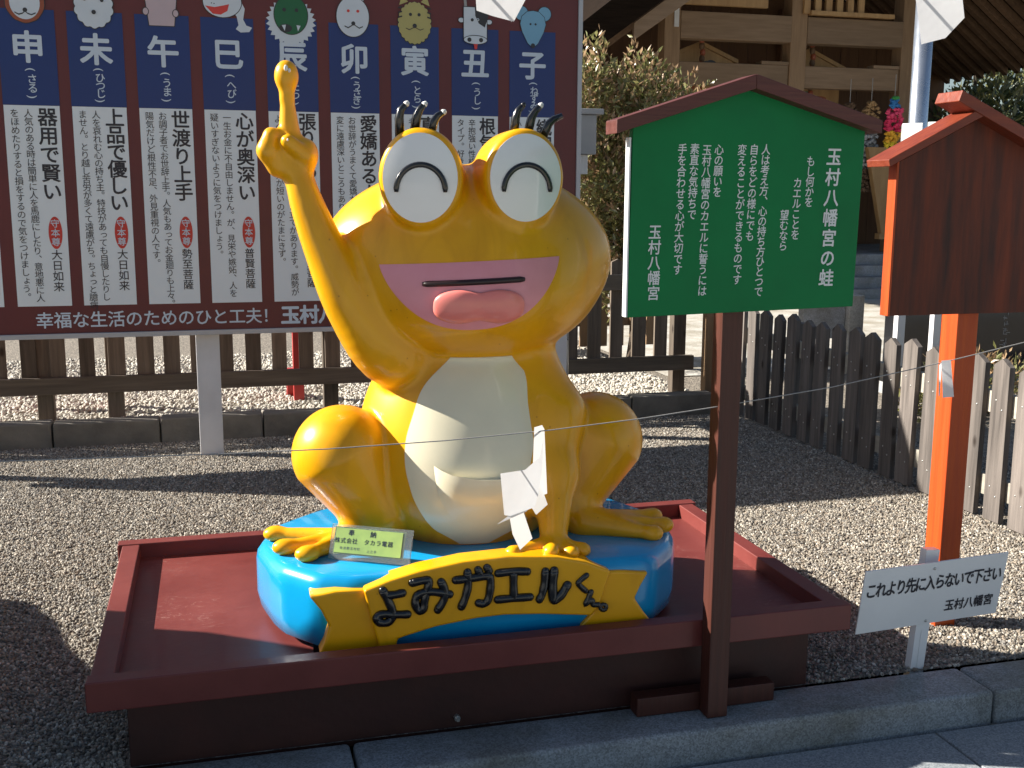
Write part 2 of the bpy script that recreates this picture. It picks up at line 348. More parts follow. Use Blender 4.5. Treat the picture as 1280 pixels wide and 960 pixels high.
# loose gravel: real pebbles
def pebble_mat(name, cols):
    m = bpy.data.materials.new(name); t, N, L, b = nodes(m)
    oi = N.new("ShaderNodeObjectInfo"); cr = N.new("ShaderNodeValToRGB"); E_ = cr.color_ramp.elements
    while len(E_) < len(cols): E_.new(.5)
    for i, c in enumerate(cols): E_[i].position = i/(len(cols)-1); E_[i].color = (*c, 1)
    L.new(oi.outputs["Random"], cr.inputs[0]); L.new(cr.outputs[0], b.inputs["Base Color"]); b.inputs["Roughness"].default_value = .75
    return m
def gravel(name, rects, z, dens, size, m, seed):
    mb = MB()
    for x0, x1, y0, y1 in rects: mb.add([(x0,y0,z),(x1,y0,z),(x1,y1,z),(x0,y1,z)], [(0,1,2,3)])
    o = stuff(mb.build(name, m))
    g = bpy.data.node_groups.new(name+'_scatter', 'GeometryNodeTree')
    g.interface.new_socket('Geometry', in_out='INPUT', socket_type='NodeSocketGeometry'); g.interface.new_socket('Geometry', in_out='OUTPUT', socket_type='NodeSocketGeometry')
    N, L = g.nodes, g.links
    gi, go = N.new('NodeGroupInput'), N.new('NodeGroupOutput')
    d = N.new('GeometryNodeDistributePointsOnFaces'); d.inputs['Density'].default_value = dens; d.inputs['Seed'].default_value = seed
    ico = N.new('GeometryNodeMeshIcoSphere'); ico.inputs['Radius'].default_value = 1; ico.inputs['Subdivisions'].default_value = 2
    sm = N.new('GeometryNodeSetMaterial'); sm.inputs['Material'].default_value = m
    spn = N.new('GeometryNodeSetPosition'); nz = N.new('ShaderNodeTexNoise'); nz.inputs['Scale'].default_value = 1.1
    vm = N.new('ShaderNodeVectorMath'); vm.operation = 'SUBTRACT'; vm.inputs[1].default_value = (.5, .5, .5)
    L.new(nz.outputs['Color'], vm.inputs[0]); L.new(vm.outputs[0], spn.inputs['Offset']); L.new(ico.outputs[0], spn.inputs['Geometry']); L.new(spn.outputs[0], sm.inputs['Geometry'])
    ip = N.new('GeometryNodeInstanceOnPoints')
    rr = N.new('FunctionNodeRandomValue'); rr.data_type = 'FLOAT_VECTOR'; rr.inputs[0].default_value = (0, 0, 0); rr.inputs[1].default_value = (6.3, 6.3, 6.3)
    rs = N.new('FunctionNodeRandomValue'); rs.data_type = 'FLOAT_VECTOR'; rs.inputs[0].default_value = (size*.22, size*.22, size*.2); rs.inputs[1].default_value = (size*.85, size*.75, size*.55)
    rs.inputs['Seed'].default_value = seed+3
    L.new(gi.outputs[0], d.inputs['Mesh']); L.new(d.outputs['Points'], ip.inputs['Points']); L.new(sm.outputs[0], ip.inputs['Instance'])
    L.new(rr.outputs[0], ip.inputs['Rotation']); L.new(rs.outputs[0], ip.inputs['Scale'])
    L.new(ip.outputs[0], go.inputs[0])
    md = o.modifiers.new('scatter', 'NODES'); md.node_group = g
    return o
PEB = [(.07, .058, .045), (.21, .175, .135), (.31, .275, .22), (.14, .13, .12), (.44, .40, .335), (.25, .195, .145), (.10, .097, .095), (.62, .57, .49)]
pm = pebble_mat('pebbles', PEB)
PEB2 = [(.28, .25, .21), (.45, .42, .36), (.60, .57, .50), (.36, .33, .29), (.52, .46, .38)]
pm2 = pebble_mat('river_stones', PEB2)
gravel('gravel', [(-1.3, .07, .10, 1.2), (2.07, 3.72, .10, 1.2), (-1.3, 3.72, 1.2, 4.0), (3.72, 4.6, .5, 3.0)], .002, 12500, .0108, pm, 1)
gravel('river_gravel', [(-2.0, 3.6, 4.14, 7.0)], .088, 1500, .028, pm2, 2)

# ================================================================== DISPLAY PLATFORM
W_, D_ = 2.137, 1.195
pf = thing('display_platform', (1.07, .6, 0), 'long low red-brown wooden platform with raised rim under the yellow frog', 'platform')
fl = bpy.data.materials.get('tray_red_brown_paint').copy(); fl.name = 'scratched_tray_floor'
t, N, L, b = nodes(fl)   # pale chalky scratches of their own shape
tc = N.new("ShaderNodeTexCoord"); mp = N.new("ShaderNodeMapping"); mp.inputs["Scale"].default_value = (2.2, 9, 3); mp.inputs["Rotation"].default_value = (0, 0, .5); L.new(tc.outputs["Object"], mp.inputs[0])
n1 = N.new("ShaderNodeTexNoise"); n1.inputs["Scale"].default_value = 2.2; n1.inputs["Detail"].default_value = 3; n1.inputs["Distortion"].default_value = 2.2; L.new(mp.outputs[0], n1.inputs["Vector"])
ab = N.new("ShaderNodeMath"); ab.operation = 'SUBTRACT'; ab.inputs[1].default_value = .5; L.new(n1.outputs["Fac"], ab.inputs[0])
ab2 = N.new("ShaderNodeMath"); ab2.operation = 'ABSOLUTE'; L.new(ab.outputs[0], ab2.inputs[0])
crs = N.new("ShaderNodeValToRGB"); crs.color_ramp.elements[0].color = (1, 1, 1, 1); crs.color_ramp.elements[1].color = (0, 0, 0, 1); crs.color_ramp.elements[1].position = .012; L.new(ab2.outputs[0], crs.inputs[0])
n2 = N.new("ShaderNodeTexNoise"); n2.inputs["Scale"].default_value = 3.1; n2.inputs["Detail"].default_value = 2; L.new(tc.outputs["Object"], n2.inputs["Vector"])
crm = N.new("ShaderNodeValToRGB"); crm.color_ramp.elements[0].position = .52; crm.color_ramp.elements[1].position = .68; L.new(n2.outputs["Fac"], crm.inputs[0])
mu = N.new("ShaderNodeMath"); mu.operation = 'MULTIPLY'; L.new(crs.outputs[0], mu.inputs[0]); L.new(crm.outputs[0], mu.inputs[1])
mu2 = N.new("ShaderNodeMath"); mu2.operation = 'MULTIPLY'; mu2.inputs[1].default_value = .4; L.new(mu.outputs[0], mu2.inputs[0])
mx = N.new("ShaderNodeMix"); mx.data_type = 'RGBA'; src = b.inputs["Base Color"].links[0].from_socket
L.new(mu2.outputs[0], mx.inputs[0]); L.new(src, mx.inputs[6]); mx.inputs[7].default_value = (.45, .28, .24, 1); L.new(mx.outputs[2], b.inputs["Base Color"])
MB().box(.05, W_-.05, .0725, D_-.0555, .19, .228).build('tray_floor', fl, pf)
MB().box(-.003, W_+.003, .020, .072, .20, .28).build('rim', MT['trayred'], pf, .004)
MB().box(-.012, W_+.012, D_-.055, D_, .20, .28).build('rim', MT['trayred'], pf, .004)
MB().box(.004, .062, .0725, D_-.0555, .20, .277).build('rim', MT['trayred'], pf, .004)
MB().box(W_-.062, W_-.004, .0725, D_-.0555, .20, .277).build('rim', MT['trayred'], pf, .004)
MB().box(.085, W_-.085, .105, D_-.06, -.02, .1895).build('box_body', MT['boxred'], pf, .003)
mb = MB(); mb.tube([(.955, .1055, .03), (.955, .094, .03)], .009, 8); mb.tube([(.955, .095, .03), (.955, .083, .03)], .005, 6)
mb.build('bolt', MT['bolt'], pf)

# ================================================================== FROG STATUE (signed-distance sculpt)
def f32(*a): return [np.float32(x) for x in a]
def ell(P, c, r):
    X, Y, Z = P; a, b, c3 = (X-np.float32(c[0]))/np.float32(r[0]), (Y-np.float32(c[1]))/np.float32(r[1]), (Z-np.float32(c[2]))/np.float32(r[2])
    k0 = np.sqrt(a*a+b*b+c3*c3)+1e-6; k1 = np.sqrt((a/r[0])**2+(b/r[1])**2+(c3/r[2])**2)+1e-6
    return k0*(k0-1)/k1
def cone(P, a, b, ra, rb):
    X, Y, Z = P; a = np.array(a, float); d = np.array(b, float)-a; dd = float(d@d)
    px, py, pz = X-np.float32(a[0]), Y-np.float32(a[1]), Z-np.float32(a[2])
    h = np.clip((px*np.float32(d[0])+py*np.float32(d[1])+pz*np.float32(d[2]))/np.float32(dd), 0, 1)
    return np.sqrt((px-h*np.float32(d[0]))**2+(py-h*np.float32(d[1]))**2+(pz-h*np.float32(d[2]))**2)-(np.float32(ra)+h*np.float32(rb-ra))
def smin(a, b, k):
    h = np.maximum(k-np.abs(a-b), 0)/k
    return np.minimum(a, b)-h*h*k*np.float32(.25)
def smax(a, b, k): return -smin(-a, -b, k)
def chain(P, pts, rad, per=6):
    q = [np.array(p+(r,), float) for p, r in zip(pts, rad)]; q = [2*q[0]-q[1]]+q+[2*q[-1]-q[-2]]; out = []
    for i in range(1, len(q)-2):
        p0, p1, p2, p3 = q[i-1:i+3]
        for t in np.linspace(0, 1, per, endpoint=False): out.append(.5*((2*p1)+(-p0+p2)*t+(2*p0-5*p1+4*p2-p3)*t*t+(-p0+3*p1-3*p2+p3)*t**3))
    out.append(q[-2]); d = None
    for a, b in zip(out, out[1:]):
        e = cone(P, a[:3], b[:3], a[3], b[3]); d = e if d is None else np.minimum(d, e)
    return d
def torso(P):
    d = ell(P, (1.09, .57, .74), (.335, .28, .36))
    return smin(d, ell(P, (1.075, .50, .63), (.26, .235, .23)), .12)
def head(P):
    d = ell(P, (1.095, .575, 1.283), (.448, .295, .282))
    return smin(d, ell(P, (1.10, .505, 1.178), (.315, .262, .168)), .12)
EYES = [(.907, 1.520), (1.204, 1.5225)]
EYAW = [R(13), R(-2)]
def dome(P, x, z, yaw_):
    X, Y, Z = P; c, s_ = np.float32(math.cos(yaw_)), np.float32(math.sin(yaw_))
    dx, dy = X-np.float32(x), Y-np.float32(.292)
    u = dx*c-dy*s_; v = dx*s_+dy*c
    k_ = 1-np.float32(.9)*np.clip(v, 0, .4)**2
    a, b = u/(np.float32(.117)*k_), (Z-np.float32(z))/(np.float32(.137)*k_)
    k = np.sqrt(a*a+b*b)+1e-6; k1 = np.sqrt((a/.117)**2+(b/.137)**2)+1e-6
    d = k*(k-1)/k1
    d = smax(d, -v, .03)
    return smax(d, v-np.float32(.36), .22)
def frog(P):
    d = smin(torso(P), head(P), .05)
    for (x, z), q in zip(EYES, EYAW): d = smin(d, dome(P, x, z, q), .028)
    # raised arm
    arm = chain(P, [(.95, .53, .985), (.835, .455, 1.025), (.728, .425, 1.165), (.655, .418, 1.32), (.61, .422, 1.44), (.585, .43, 1.53)], [.10, .102, .080, .060, .048, .039])
    h = ell(P, (.563, .445, 1.575), (.064, .046, .056))
    h = smin(h, cone(P, (.516, .425, 1.632), (.505, .42, 1.592), .024, .027), .012)
    h = smin(h, cone(P, (.505, .42, 1.592), (.528, .43, 1.545), .027, .024), .02)
    h = smin(h, ell(P, (.610, .435, 1.583), (.033, .042, .044)), .022)
    h = smin(h, cone(P, (.605, .405, 1.578), (.559, .393, 1.616), .024, .0205), .008)
    h = smin(h, cone(P, (.566, .445, 1.632), (.562, .44, 1.738), .031, .0175), .022)
    h = smin(h, cone(P, (.562, .44, 1.738), (.562, .44, 1.78), .0175, .024), .015)
    h = smin(h, ell(P, (.562, .44, 1.796), (.033, .032, .041)), .016)
    arm = smin(arm, h, .025)
    d = smin(d, arm, .022)
    # lowered arm
    a = cone(P, (1.27, .50, .95), (1.325, .415, .82), .09, .090)
    a = smin(a, cone(P, (1.325, .415, .82), (1.31, .335, .66), .090, .066), .05)
    a = smin(a, cone(P, (1.31, .335, .66), (1.278, .225, .50), .066, .040), .04)
    for q in ((1.135, .135, .487), (1.243, .125, .487), (1.305, .135, .478), (1.35, .17, .470)):
        a = smin(a, cone(P, (1.275, .215, .478), q, .030, .017), .016); a = smin(a, ell(P, q, (.024, .024, .019)), .012)
    d = smin(d, a, .06)
    # legs
    l = cone(P, (.692, .47, .715), (.79, .45, .53), .147, .092)
    l = smin(l, cone(P, (.79, .45, .53), (.70, .41, .478), .085, .034), .04)
    for q in ((.492, .495, .476), (.515, .36, .476), (.575, .285, .476)):
        l = smin(l, cone(P, (.71, .41, .474), q, .030, .018), .016); l = smin(l, ell(P, q, (.036, .027, .023)), .012)
    d = smin(d, l, .02)
    l = cone(P, (1.485, .50, .715), (1.385, .47, .53), .152, .10)
    l = smin(l, cone(P, (1.385, .47, .53), (1.44, .38, .482), .085, .042), .04)
    for q, t in (((1.64, .375, .492), .02), ((1.652, .31, .482), .019), ((1.60, .262, .474), .018)):
        l = smin(l, cone(P, (1.42, .385, .482), q, .042, t), .02); l = smin(l, ell(P, q, (.032, .026, .024)), .012)
    return smin(d, l, .02)
def surface_nets(fn, lo, hi, h):
    xs, ys, zs = [np.arange(a, b, h, dtype=np.float32) for a, b in zip(lo, hi)]
    V = fn((xs[:, None, None], ys[None, :, None], zs[None, None, :])).astype(np.float32)
    nx, ny, nz = V.shape; Sg = V < 0
    sl = lambda a, o: a[o[0]:nx-1+o[0], o[1]:ny-1+o[1], o[2]:nz-1+o[2]]
    cs = [(i, j, k) for i in (0, 1) for j in (0, 1) for k in (0, 1)]
    cnt = sum(sl(Sg, c).astype(np.int8) for c in cs); mask = (cnt > 0) & (cnt < 8)
    I = np.argwhere(mask); vals = {c: sl(V, c)[mask] for c in cs}
    acc = np.zeros((len(I), 3)); num = np.zeros(len(I))
    for a in cs:
        for ax in range(3):
            if a[ax]: continue
            b = tuple(1 if i == ax else a[i] for i in range(3)); va, vb = vals[a], vals[b]
            cr = (va < 0) != (vb < 0); t = np.where(cr, va/(va-vb+1e-12), 0)
            p = np.tile(np.array(a, float), (len(I), 1)); p[:, ax] += t; acc += p*cr[:, None]; num += cr
    P = (I+acc/num[:, None])*h+np.array(lo)
    idx = -np.ones(mask.shape, int); idx[mask] = np.arange(len(I)); F = []
    for ax in range(3):
        o = [0, 0, 0]; o[ax] = 1
        A = Sg[:nx-o[0], :ny-o[1], :nz-o[2]]; B = Sg[o[0]:, o[1]:, o[2]:]
        E_ = np.argwhere(A != B); b, c = [(1, 2), (2, 0), (0, 1)][ax]
        E_ = E_[(E_[:, b] > 0) & (E_[:, c] > 0) & (E_[:, b] < V.shape[b]-1) & (E_[:, c] < V.shape[c]-1)]
        s = A[tuple(E_.T)]
        def cell(db, dc): q = E_.copy(); q[:, b] -= db; q[:, c] -= dc; return idx[tuple(q.T)]
        Q = np.stack([cell(1, 1), cell(0, 1), cell(0, 0), cell(1, 0)], 1); Q[~s] = Q[~s][:, ::-1]; F.append(Q)
    F = np.concatenate(F); F = F[(F >= 0).all(1)]
    P = P.astype(np.float32)
    for _ in range(2):   # snap on to the true surface
        e = np.float32(.002); X, Y, Z = P.T
        d = fn((X, Y, Z)); gx = fn((X+e, Y, Z))-d; gy = fn((X, Y+e, Z))-d; gz = fn((X, Y, Z+e))-d
        g = np.stack([gx, gy, gz], 1)/e; P = P-(d/np.maximum((g*g).sum(1), .3))[:, None]*g*.8
    return P, F
def trace(fn, x, z, y0=-.1):
    x = np.asarray(x, np.float32); z = np.asarray(z, np.float32); y = np.full_like(x, y0)
    for _ in range(160): y = y+np.minimum(fn((x, y, z)), .06)*np.float32(.7)
    e = np.float32(.003); d = fn((x, y, z))
    n = np.stack([fn((x+e, y, z))-d, fn((x, y+e, z))-d, fn((x, y, z+e))-d], -1); n /= np.linalg.norm(n, axis=-1, keepdims=True)+1e-9
    return np.stack([x, y, z], -1), n
fr_rot = -R(1.8)
fr = thing('frog_statue', (1.08, .5, .235), 'glossy yellow cartoon frog statue pointing one finger up on a blue base', 'statue')
Pv, Fv = surface_nets(frog, (.40, .03, .42), (1.74, .90, 1.87), .0085)
Pv = Pv.astype(float)
_e = np.concatenate([Fv[:, [0, 1]], Fv[:, [1, 2]], Fv[:, [2, 3]], Fv[:, [3, 0]]]); _e = np.concatenate([_e, _e[:, ::-1]])
_n = np.bincount(_e[:, 0], minlength=len(Pv))[:, None]
_w = (np.clip((.90-Pv[:, 0])/.12, 0, 1)*np.clip((Pv[:, 2]-.92)/.06, 0, 1)*np.clip((1.55-Pv[:, 2])/.05, 0, 1)*np.clip((.62-Pv[:, 1])/.06, 0, 1))[:, None]
for _k in range(60):   # ease out casting ripples, along the raised arm most of all
    A = np.stack([np.bincount(_e[:, 0], Pv[_e[:, 1], c], len(Pv)) for c in range(3)], 1)/np.maximum(_n, 1)
    lam = .5*_w if _k >= 3 else np.maximum(.5*_w, .25)
    Pv = Pv+(A-Pv)*lam*(1 if _k % 2 == 0 else -.96)
mb = MB(); mb.v = [tuple(p) for p in Pv.astype(float)]; mb.f = [tuple(int(i) for i in q) for q in Fv]; mb.m = [0]*len(mb.f)
body = mb.build('body', MT['yellow'], fr, smooth=True)
def patch(name, fn, left, right, z0, z1, m, parent, nu=50, nv=44, off=.003, bulge=None, rim=True):
    """painted area lying on the body between two side curves, with a thin edge that closes on to the body"""
    tz = .5-.5*np.cos(np.linspace(0, np.pi, nv)); zz = z0+(z1-z0)*tz
    L_, R_ = left(zz), right(zz)
    u = np.linspace(0, 1, nu)[:, None]; X = L_[None]*(1-u)+R_[None]*u; Z = np.broadcast_to(zz[None], X.shape)
    P, n = trace(fn, X, Z); o = off if bulge is None else off+bulge(u, tz[None])
    Q = P+n*np.broadcast_to(np.asarray(o, float), X.shape)[..., None]
    mb = MB(); mb.grid(Q)
    if rim:
        lo = P-n*.003
        for A, B in ((Q[:, 0], lo[:, 0]), (lo[:, -1], Q[:, -1]), (lo[0], Q[0]), (Q[-1], lo[-1])):
            mb.grid(np.stack([A, B], 1))
    return mb.build(name, m, parent, smooth=True)
# belly
bl = np.array([(.470, 1.04, 1.085), (.48, .985, 1.145), (.517, .935, 1.215), (.60, .885, 1.265), (.70, .861, 1.285), (.78, .866, 1.288), (.845, .89, 1.275), (.92, .916, 1.256), (.955, .948, 1.230), (.975, .972, 1.212), (1.012, 1.015, 1.178)])
Lb = lambda z: np.interp(z, bl[:, 0], bl[:, 1]); Rb = lambda z: np.interp(z, bl[:, 0], bl[:, 2])
def smoothed(f):
    def g(z): return sum(f(z+d) for d in np.linspace(-.03, .03, 7))/7
    return g
belly = patch('belly', lambda P: smin(torso(P), head(P), .05), smoothed(Lb), smoothed(Rb), .462, 1.010, MT['cream'], fr, 60, 60, .003)
# pocket pouch on the belly
pt = np.array([(.939, .712), (.962, .70), (.99, .689), (1.06, .677), (1.135, .674), (1.19, .677), (1.222, .688)])
topz = lambda x: np.interp(x, pt[:, 0], pt[:, 1])
nu, nv = 40, 26
u = np.linspace(0, 1, nu)[:, None]; v_ = np.linspace(0, 1, nv)[None]
X = (.939+(1.222-.939)*u)*np.ones_like(v_); ang = np.clip((X-1.0805)/.1415, -1, 1)
zb = .70-.172*np.sqrt(1-np.abs(ang)**2.6); zt = topz(X); Z = zb*(1-v_)+zt*v_
P, nn = trace(torso, X, Z)
prof = (.0045+.026*np.sin(np.pi/2*v_)**1.5*(1-np.abs(ang)**3))
Q = P+nn*prof[..., None]
mb = MB(); mb.grid(Q)
led = [Q[:, -1]]
Pn, n3 = trace(torso, X[:, -1], zt[:, -1]-.004); led.append(Pn+n3*.002)
mb.grid(np.stack(led, 1)); mb.build('pocket', MT['cream'], belly, smooth=True)
# eyes
for i, (ex, ez) in enumerate(EYES):
    mb = MB(); rr_ = np.linspace(0, 1, 10)[:, None]; aa = np.linspace(0, 2*np.pi, 49)[None]
    P = np.stack([ex-(.1025*rr_)*np.cos(aa), .2905-.008*(1-rr_**2)+0*aa, ez+(.121*rr_)*np.sin(aa)], -1); mb.grid(P[:, ::-1])
    rimg = np.stack([P[-1], P[-1]+np.array([0, .008, 0])], 0); mb.grid(rimg[:, ::-1])
    mb.rot((ex, .292, ez), 'Z', -EYAW[i]); eye = mb.build('eye', MT['eyewhite'], fr, smooth=True)
    pts = [(ex+.002+.067*math.cos(t), .2815, ez-.034+.067*math.sin(t)*1.04) for t in np.linspace(math.pi*1.02, -.02*math.pi, 22)]
    MB().tube(pts, [.0055]+[.0078]*20+[.0055], 8, flat=.5).rot((ex, .292, ez), 'Z', -EYAW[i]).build('eye_arc', MT['black'], eye, smooth=True)
LASH = [[(.86, 1.63), (.858, 1.680), (.862, 1.703), (.880, 1.722)], [(.898, 1.635), (.907, 1.688), (.915, 1.706), (.930, 1.722)], [(.942, 1.63), (.955, 1.676), (.965, 1.69), (.983, 1.701)],
        [(1.181, 1.635), (1.186, 1.688), (1.192, 1.708), (1.208, 1.726)], [(1.220, 1.635), (1.232, 1.69), (1.242, 1.708), (1.259, 1.726)], [(1.262, 1.628), (1.282, 1.674), (1.296, 1.687), (1.320, 1.697)]]
for k, l in enumerate(LASH):
    y = .345
    pts = [Vector((p[0], y-.004*i, p[1])) for i, p in enumerate(l)]
    mb = MB(); mb.tube(pts, [.0135, .0125, .0105, .0075], 8)
    e = pts[-1]; d = (pts[-1]-pts[-2]).normalized()
    if k != 5: mb.tube([e-d*.007, e-d*.001, e+d*.005], [.0084, .0078, .0035], 8, 1 if k in (0, 1, 2, 4) else 0)
    mb.build('eyelash', [MT['black'], MT['chip']], fr, smooth=True)
# mouth
mo = np.array([(1.104, 1.03, 1.10), (1.112, .985, 1.14), (1.135, .925, 1.185), (1.167, .878, 1.222), (1.20, .848, 1.252), (1.235, .825, 1.276), (1.268, .806, 1.294), (1.287, .799, 1.304), (1.2985, .9, 1.305)])
def mtopz(x): return 1.282+.021*(x-.80)/.504
nu, nv = 60, 30
u = np.linspace(0, 1, nu)[:, None]; v_ = np.linspace(0, 1, nv)[None]
X = (.799+.506*(.5-.5*np.cos(np.pi*u)))*np.ones_like(v_); a_ = np.clip((X-1.052)/.253, -1, 1)
zt = mtopz(X); zb = zt-.188*(1-np.abs(a_)**2.3)**.72
P, nn = trace(head, X, zb*(1-v_)+zt*v_); Q = P+nn*.003
mb = MB(); mb.grid(Q)
for A, B in ((Q[:, 0], (P-nn*.003)[:, 0]), ((P-nn*.003)[:, -1], Q[:, -1])): mb.grid(np.stack([A, B], 1))
mouth = mb.build('mouth', MT['pink'], fr, smooth=True)
# tongue: two soft lobes
th, ps = np.linspace(0, 2*np.pi, 49)[None], np.linspace(0, np.pi/2, 12)[:, None]
X = 1.062+.125*np.sin(ps)*np.sign(np.cos(th))*np.abs(np.cos(th))**.7; Zt = 1.172+.047*np.sin(ps)*np.sign(np.sin(th))*np.abs(np.sin(th))**.7
Zt = Zt-.010*np.exp(-((X-1.062)/.035)**2)*np.sin(th)*np.sin(ps)
P, nn = trace(head, X, Zt); hgt = .004+.026*np.cos(ps)**.55*(1-.30*np.exp(-((X-1.062)/.03)**2))*np.ones_like(th)
mb = MB(); mb.grid(P+nn*hgt[..., None]); mb.build('tongue', MT['tongue'], mouth, smooth=True)
xs = np.linspace(.91, 1.19, 24); P, nn = trace(head, xs, 1.231+.012*(xs-.91)/.28)
MB().tube([tuple(p) for p in P+nn*.004], [.006]+[.0085]*22+[.006], 8).build('mouth_line', MT['mouthline'], mouth, smooth=True)
# nostril-free; blue base
OUT = [(.435, .50), (.470, .335), (.50, .255), (.585, .152), (.68, .118), (.80, .108), (1.12, .103), (1.50, .106), (1.56, .125), (1.655, .235), (1.70, .34), (1.712, .55), (1.60, .80), (1.35, .90), (1.1, .93), (.80, .90), (.62, .80), (.48, .66)]
def inset(p, c, s): return (c[0]+(p[0]-c[0])*s, c[1]+(p[1]-c[1])*s)
cc = (1.09, .5)
rings = [(.242, .955), (.255, .985), (.30, 1.0), (.405, 1.0), (.43, .993), (.447, .974), (.4555, .945)]
n = len(OUT); mb = MB(); vs = []; fs = []
def dense(poly, per=5):
    """closed Catmull-Rom through the outline"""
    out = []; m_ = len(poly)
    for i in range(m_):
        p0, p1, p2, p3 = [np.array(poly[(i+k-1) % m_]) for k in range(4)]
        for t in np.linspace(0, 1, per, endpoint=False): out.append(tuple(.5*(2*p1+(p2-p0)*t*.7+(2*p0*0+0)*t) if False else ((1-t)*p1+t*p2)*.75+.25*(.5*((2*p1)+(-p0+p2)*t+(2*p0-5*p1+4*p2-p3)*t*t+(-p0+3*p1-3*p2+p3)*t**3))))
    return out
OD = dense(OUT); n = len(OD)
for z, s in rings: vs += [(*inset(p, cc, s), z) for p in OD]
for r_ in range(len(rings)-1): fs += [(r_*n+i, r_*n+(i+1) % n, (r_+1)*n+(i+1) % n, (r_+1)*n+i) for i in range(n)]
fs += [tuple(range(n))[::-1], tuple((len(rings)-1)*n+i for i in range(n))]
mb.add(vs, fs); base = mb.build('base', MT['blue'], fr, smooth=True)
for x, y in ((.62, .20), (1.5, .18), (1.55, .75), (.6, .75)): MB().box(x-.04, x+.04, y-.03, y+.03, .228, .2425).build('rubber_foot', MT['black'], base)
# banner
main = [(.712, .430), (.785, .455), (.865, .474), (.985, .492), (1.112, .497), (1.252, .485), (1.335, .464), (1.408, .432), (1.385, .36), (1.352, .305), (1.335, .245), (1.318, .262), (1.338, .300), (1.207, .320), (1.10, .327), (1.021, .324), (.908, .310), (.815, .288), (.785, .262), (.757, .243), (.735, .33)]
mainq = [(.712, .430), (.785, .455), (.865, .474), (.985, .492), (1.112, .497), (1.252, .485), (1.335, .464), (1.408, .432), (1.375, .33), (1.352, .303), (1.207, .320), (1.10, .327), (1.021, .324), (.908, .310), (.82, .289), (.802, .283), (.797, .244), (.757, .241), (.735, .33)]
ban = MB().prism_y(mainq, .080, .16).build('banner', MT['yellow'], base, .008, seg=3)
MB().prism_y([(.569, .418), (.64, .428), (.735, .425), (.775, .247), (.68, .240), (.591, .249), (.607, .285), (.620, .330), (.60, .375)], .098, .19).build('banner_tail', MT['yellow'], ban, .008, seg=3)
MB().prism_y([(1.37, .428), (1.45, .424), (1.526, .414), (1.503, .375), (1.486, .338), (1.515, .295), (1.548, .252), (1.44, .240), (1.335, .232), (1.325, .27), (1.36, .31)], .094, .17).build('banner_tail', MT['yellow'], ban, .008, seg=3)
STROKES = [(.0122, [(200,207),(165,216),(124,222)]), (.0122, [(108,195),(128,240),(150,295),(152,335),(128,362),(95,364),(77,348),(84,327),(115,318),(160,321),(222,320)]),
 (.0122, [(248,153),(298,140),(326,142),(320,180),(306,235),(300,285),(286,302),(266,285),(260,245),(278,212),(325,200),(375,203),(425,212)]), (.0122, [(384,147),(402,190),(398,240),(368,295)]),
 (.0122, [(455,137),(520,128),(590,116),(622,122),(622,190),(610,245),(590,262),(566,258)]), (.0122, [(512,95),(515,160),(502,225),(482,278)]), (.0112, [(562,80),(572,98)]), (.0112, [(606,68),(618,86)]),
 (.0122, [(662,98),(735,88),(805,88)]), (.0122, [(738,92),(738,160),(740,228)]), (.0122, [(660,240),(740,232),(820,225)]),
 (.0122, [(896,85),(892,150),(882,205),(868,238)]), (.0138, [(940,82),(935,150),(935,225),(948,240),(978,212),(1008,160)]),
 (.0086, [(1105,105),(1072,135),(1066,155),(1102,190)]), (.0086, [(1130,196),(1116,232),(1102,266),(1124,240),(1138,246),(1142,264),(1168,266)]),
 (.0066, [(1195+15*math.cos(t),280+15*math.sin(t)) for t in np.linspace(0, 2*math.pi, 13)])]
mb = MB()
def bpt(p):
    px, py = 460+p[0]/4, 690+p[1]/4
    return (.798+(px-502)*.00229, .0785, .374-(py-762)*.00215-(px-502)*.0002)
def soft(pts):
    out = []; q = [pts[0]]+list(pts)+[pts[-1]]
    for i in range(1, len(q)-2):
        p0, p1, p2, p3 = [np.array(q[i+k], float) for k in (-1, 0, 1, 2)]
        for t in np.linspace(0, 1, 4, endpoint=False): out.append(.5*((2*p1)+(-p0+p2)*t+(2*p0-5*p1+4*p2-p3)*t*t+(-p0+3*p1-3*p2+p3)*t**3))
    return out+[np.array(pts[-1], float)]
for r_, pts in STROKES:
    P3 = [Vector(bpt(p)) for p in soft(pts)]; n_ = len(P3)
    mb.tube(P3, [r_*(1+.05*math.sin(i*1.3)) for i in range(n_)], 8, flat=.75)
    for e in (P3[0], P3[-1]): mb.ball(e, (r_*.99, r_*.74, r_*.99), 10, 6)
mb.build('raised_letters', MT['black'], ban, smooth=True)

for cx, cy, cz, rr_ in ((.560, .4085, 1.812, .0085), (.569, .4095, 1.806, .006), (.558, .3725, 1.620, .004)):
    mb = MB(); mb.ball((cx, cy, cz), (rr_*.7, .004, rr_), 9, 6); mb.build('paint_chip', MT['chip'], body, smooth=True)
fr.rotation_euler.z = fr_rot

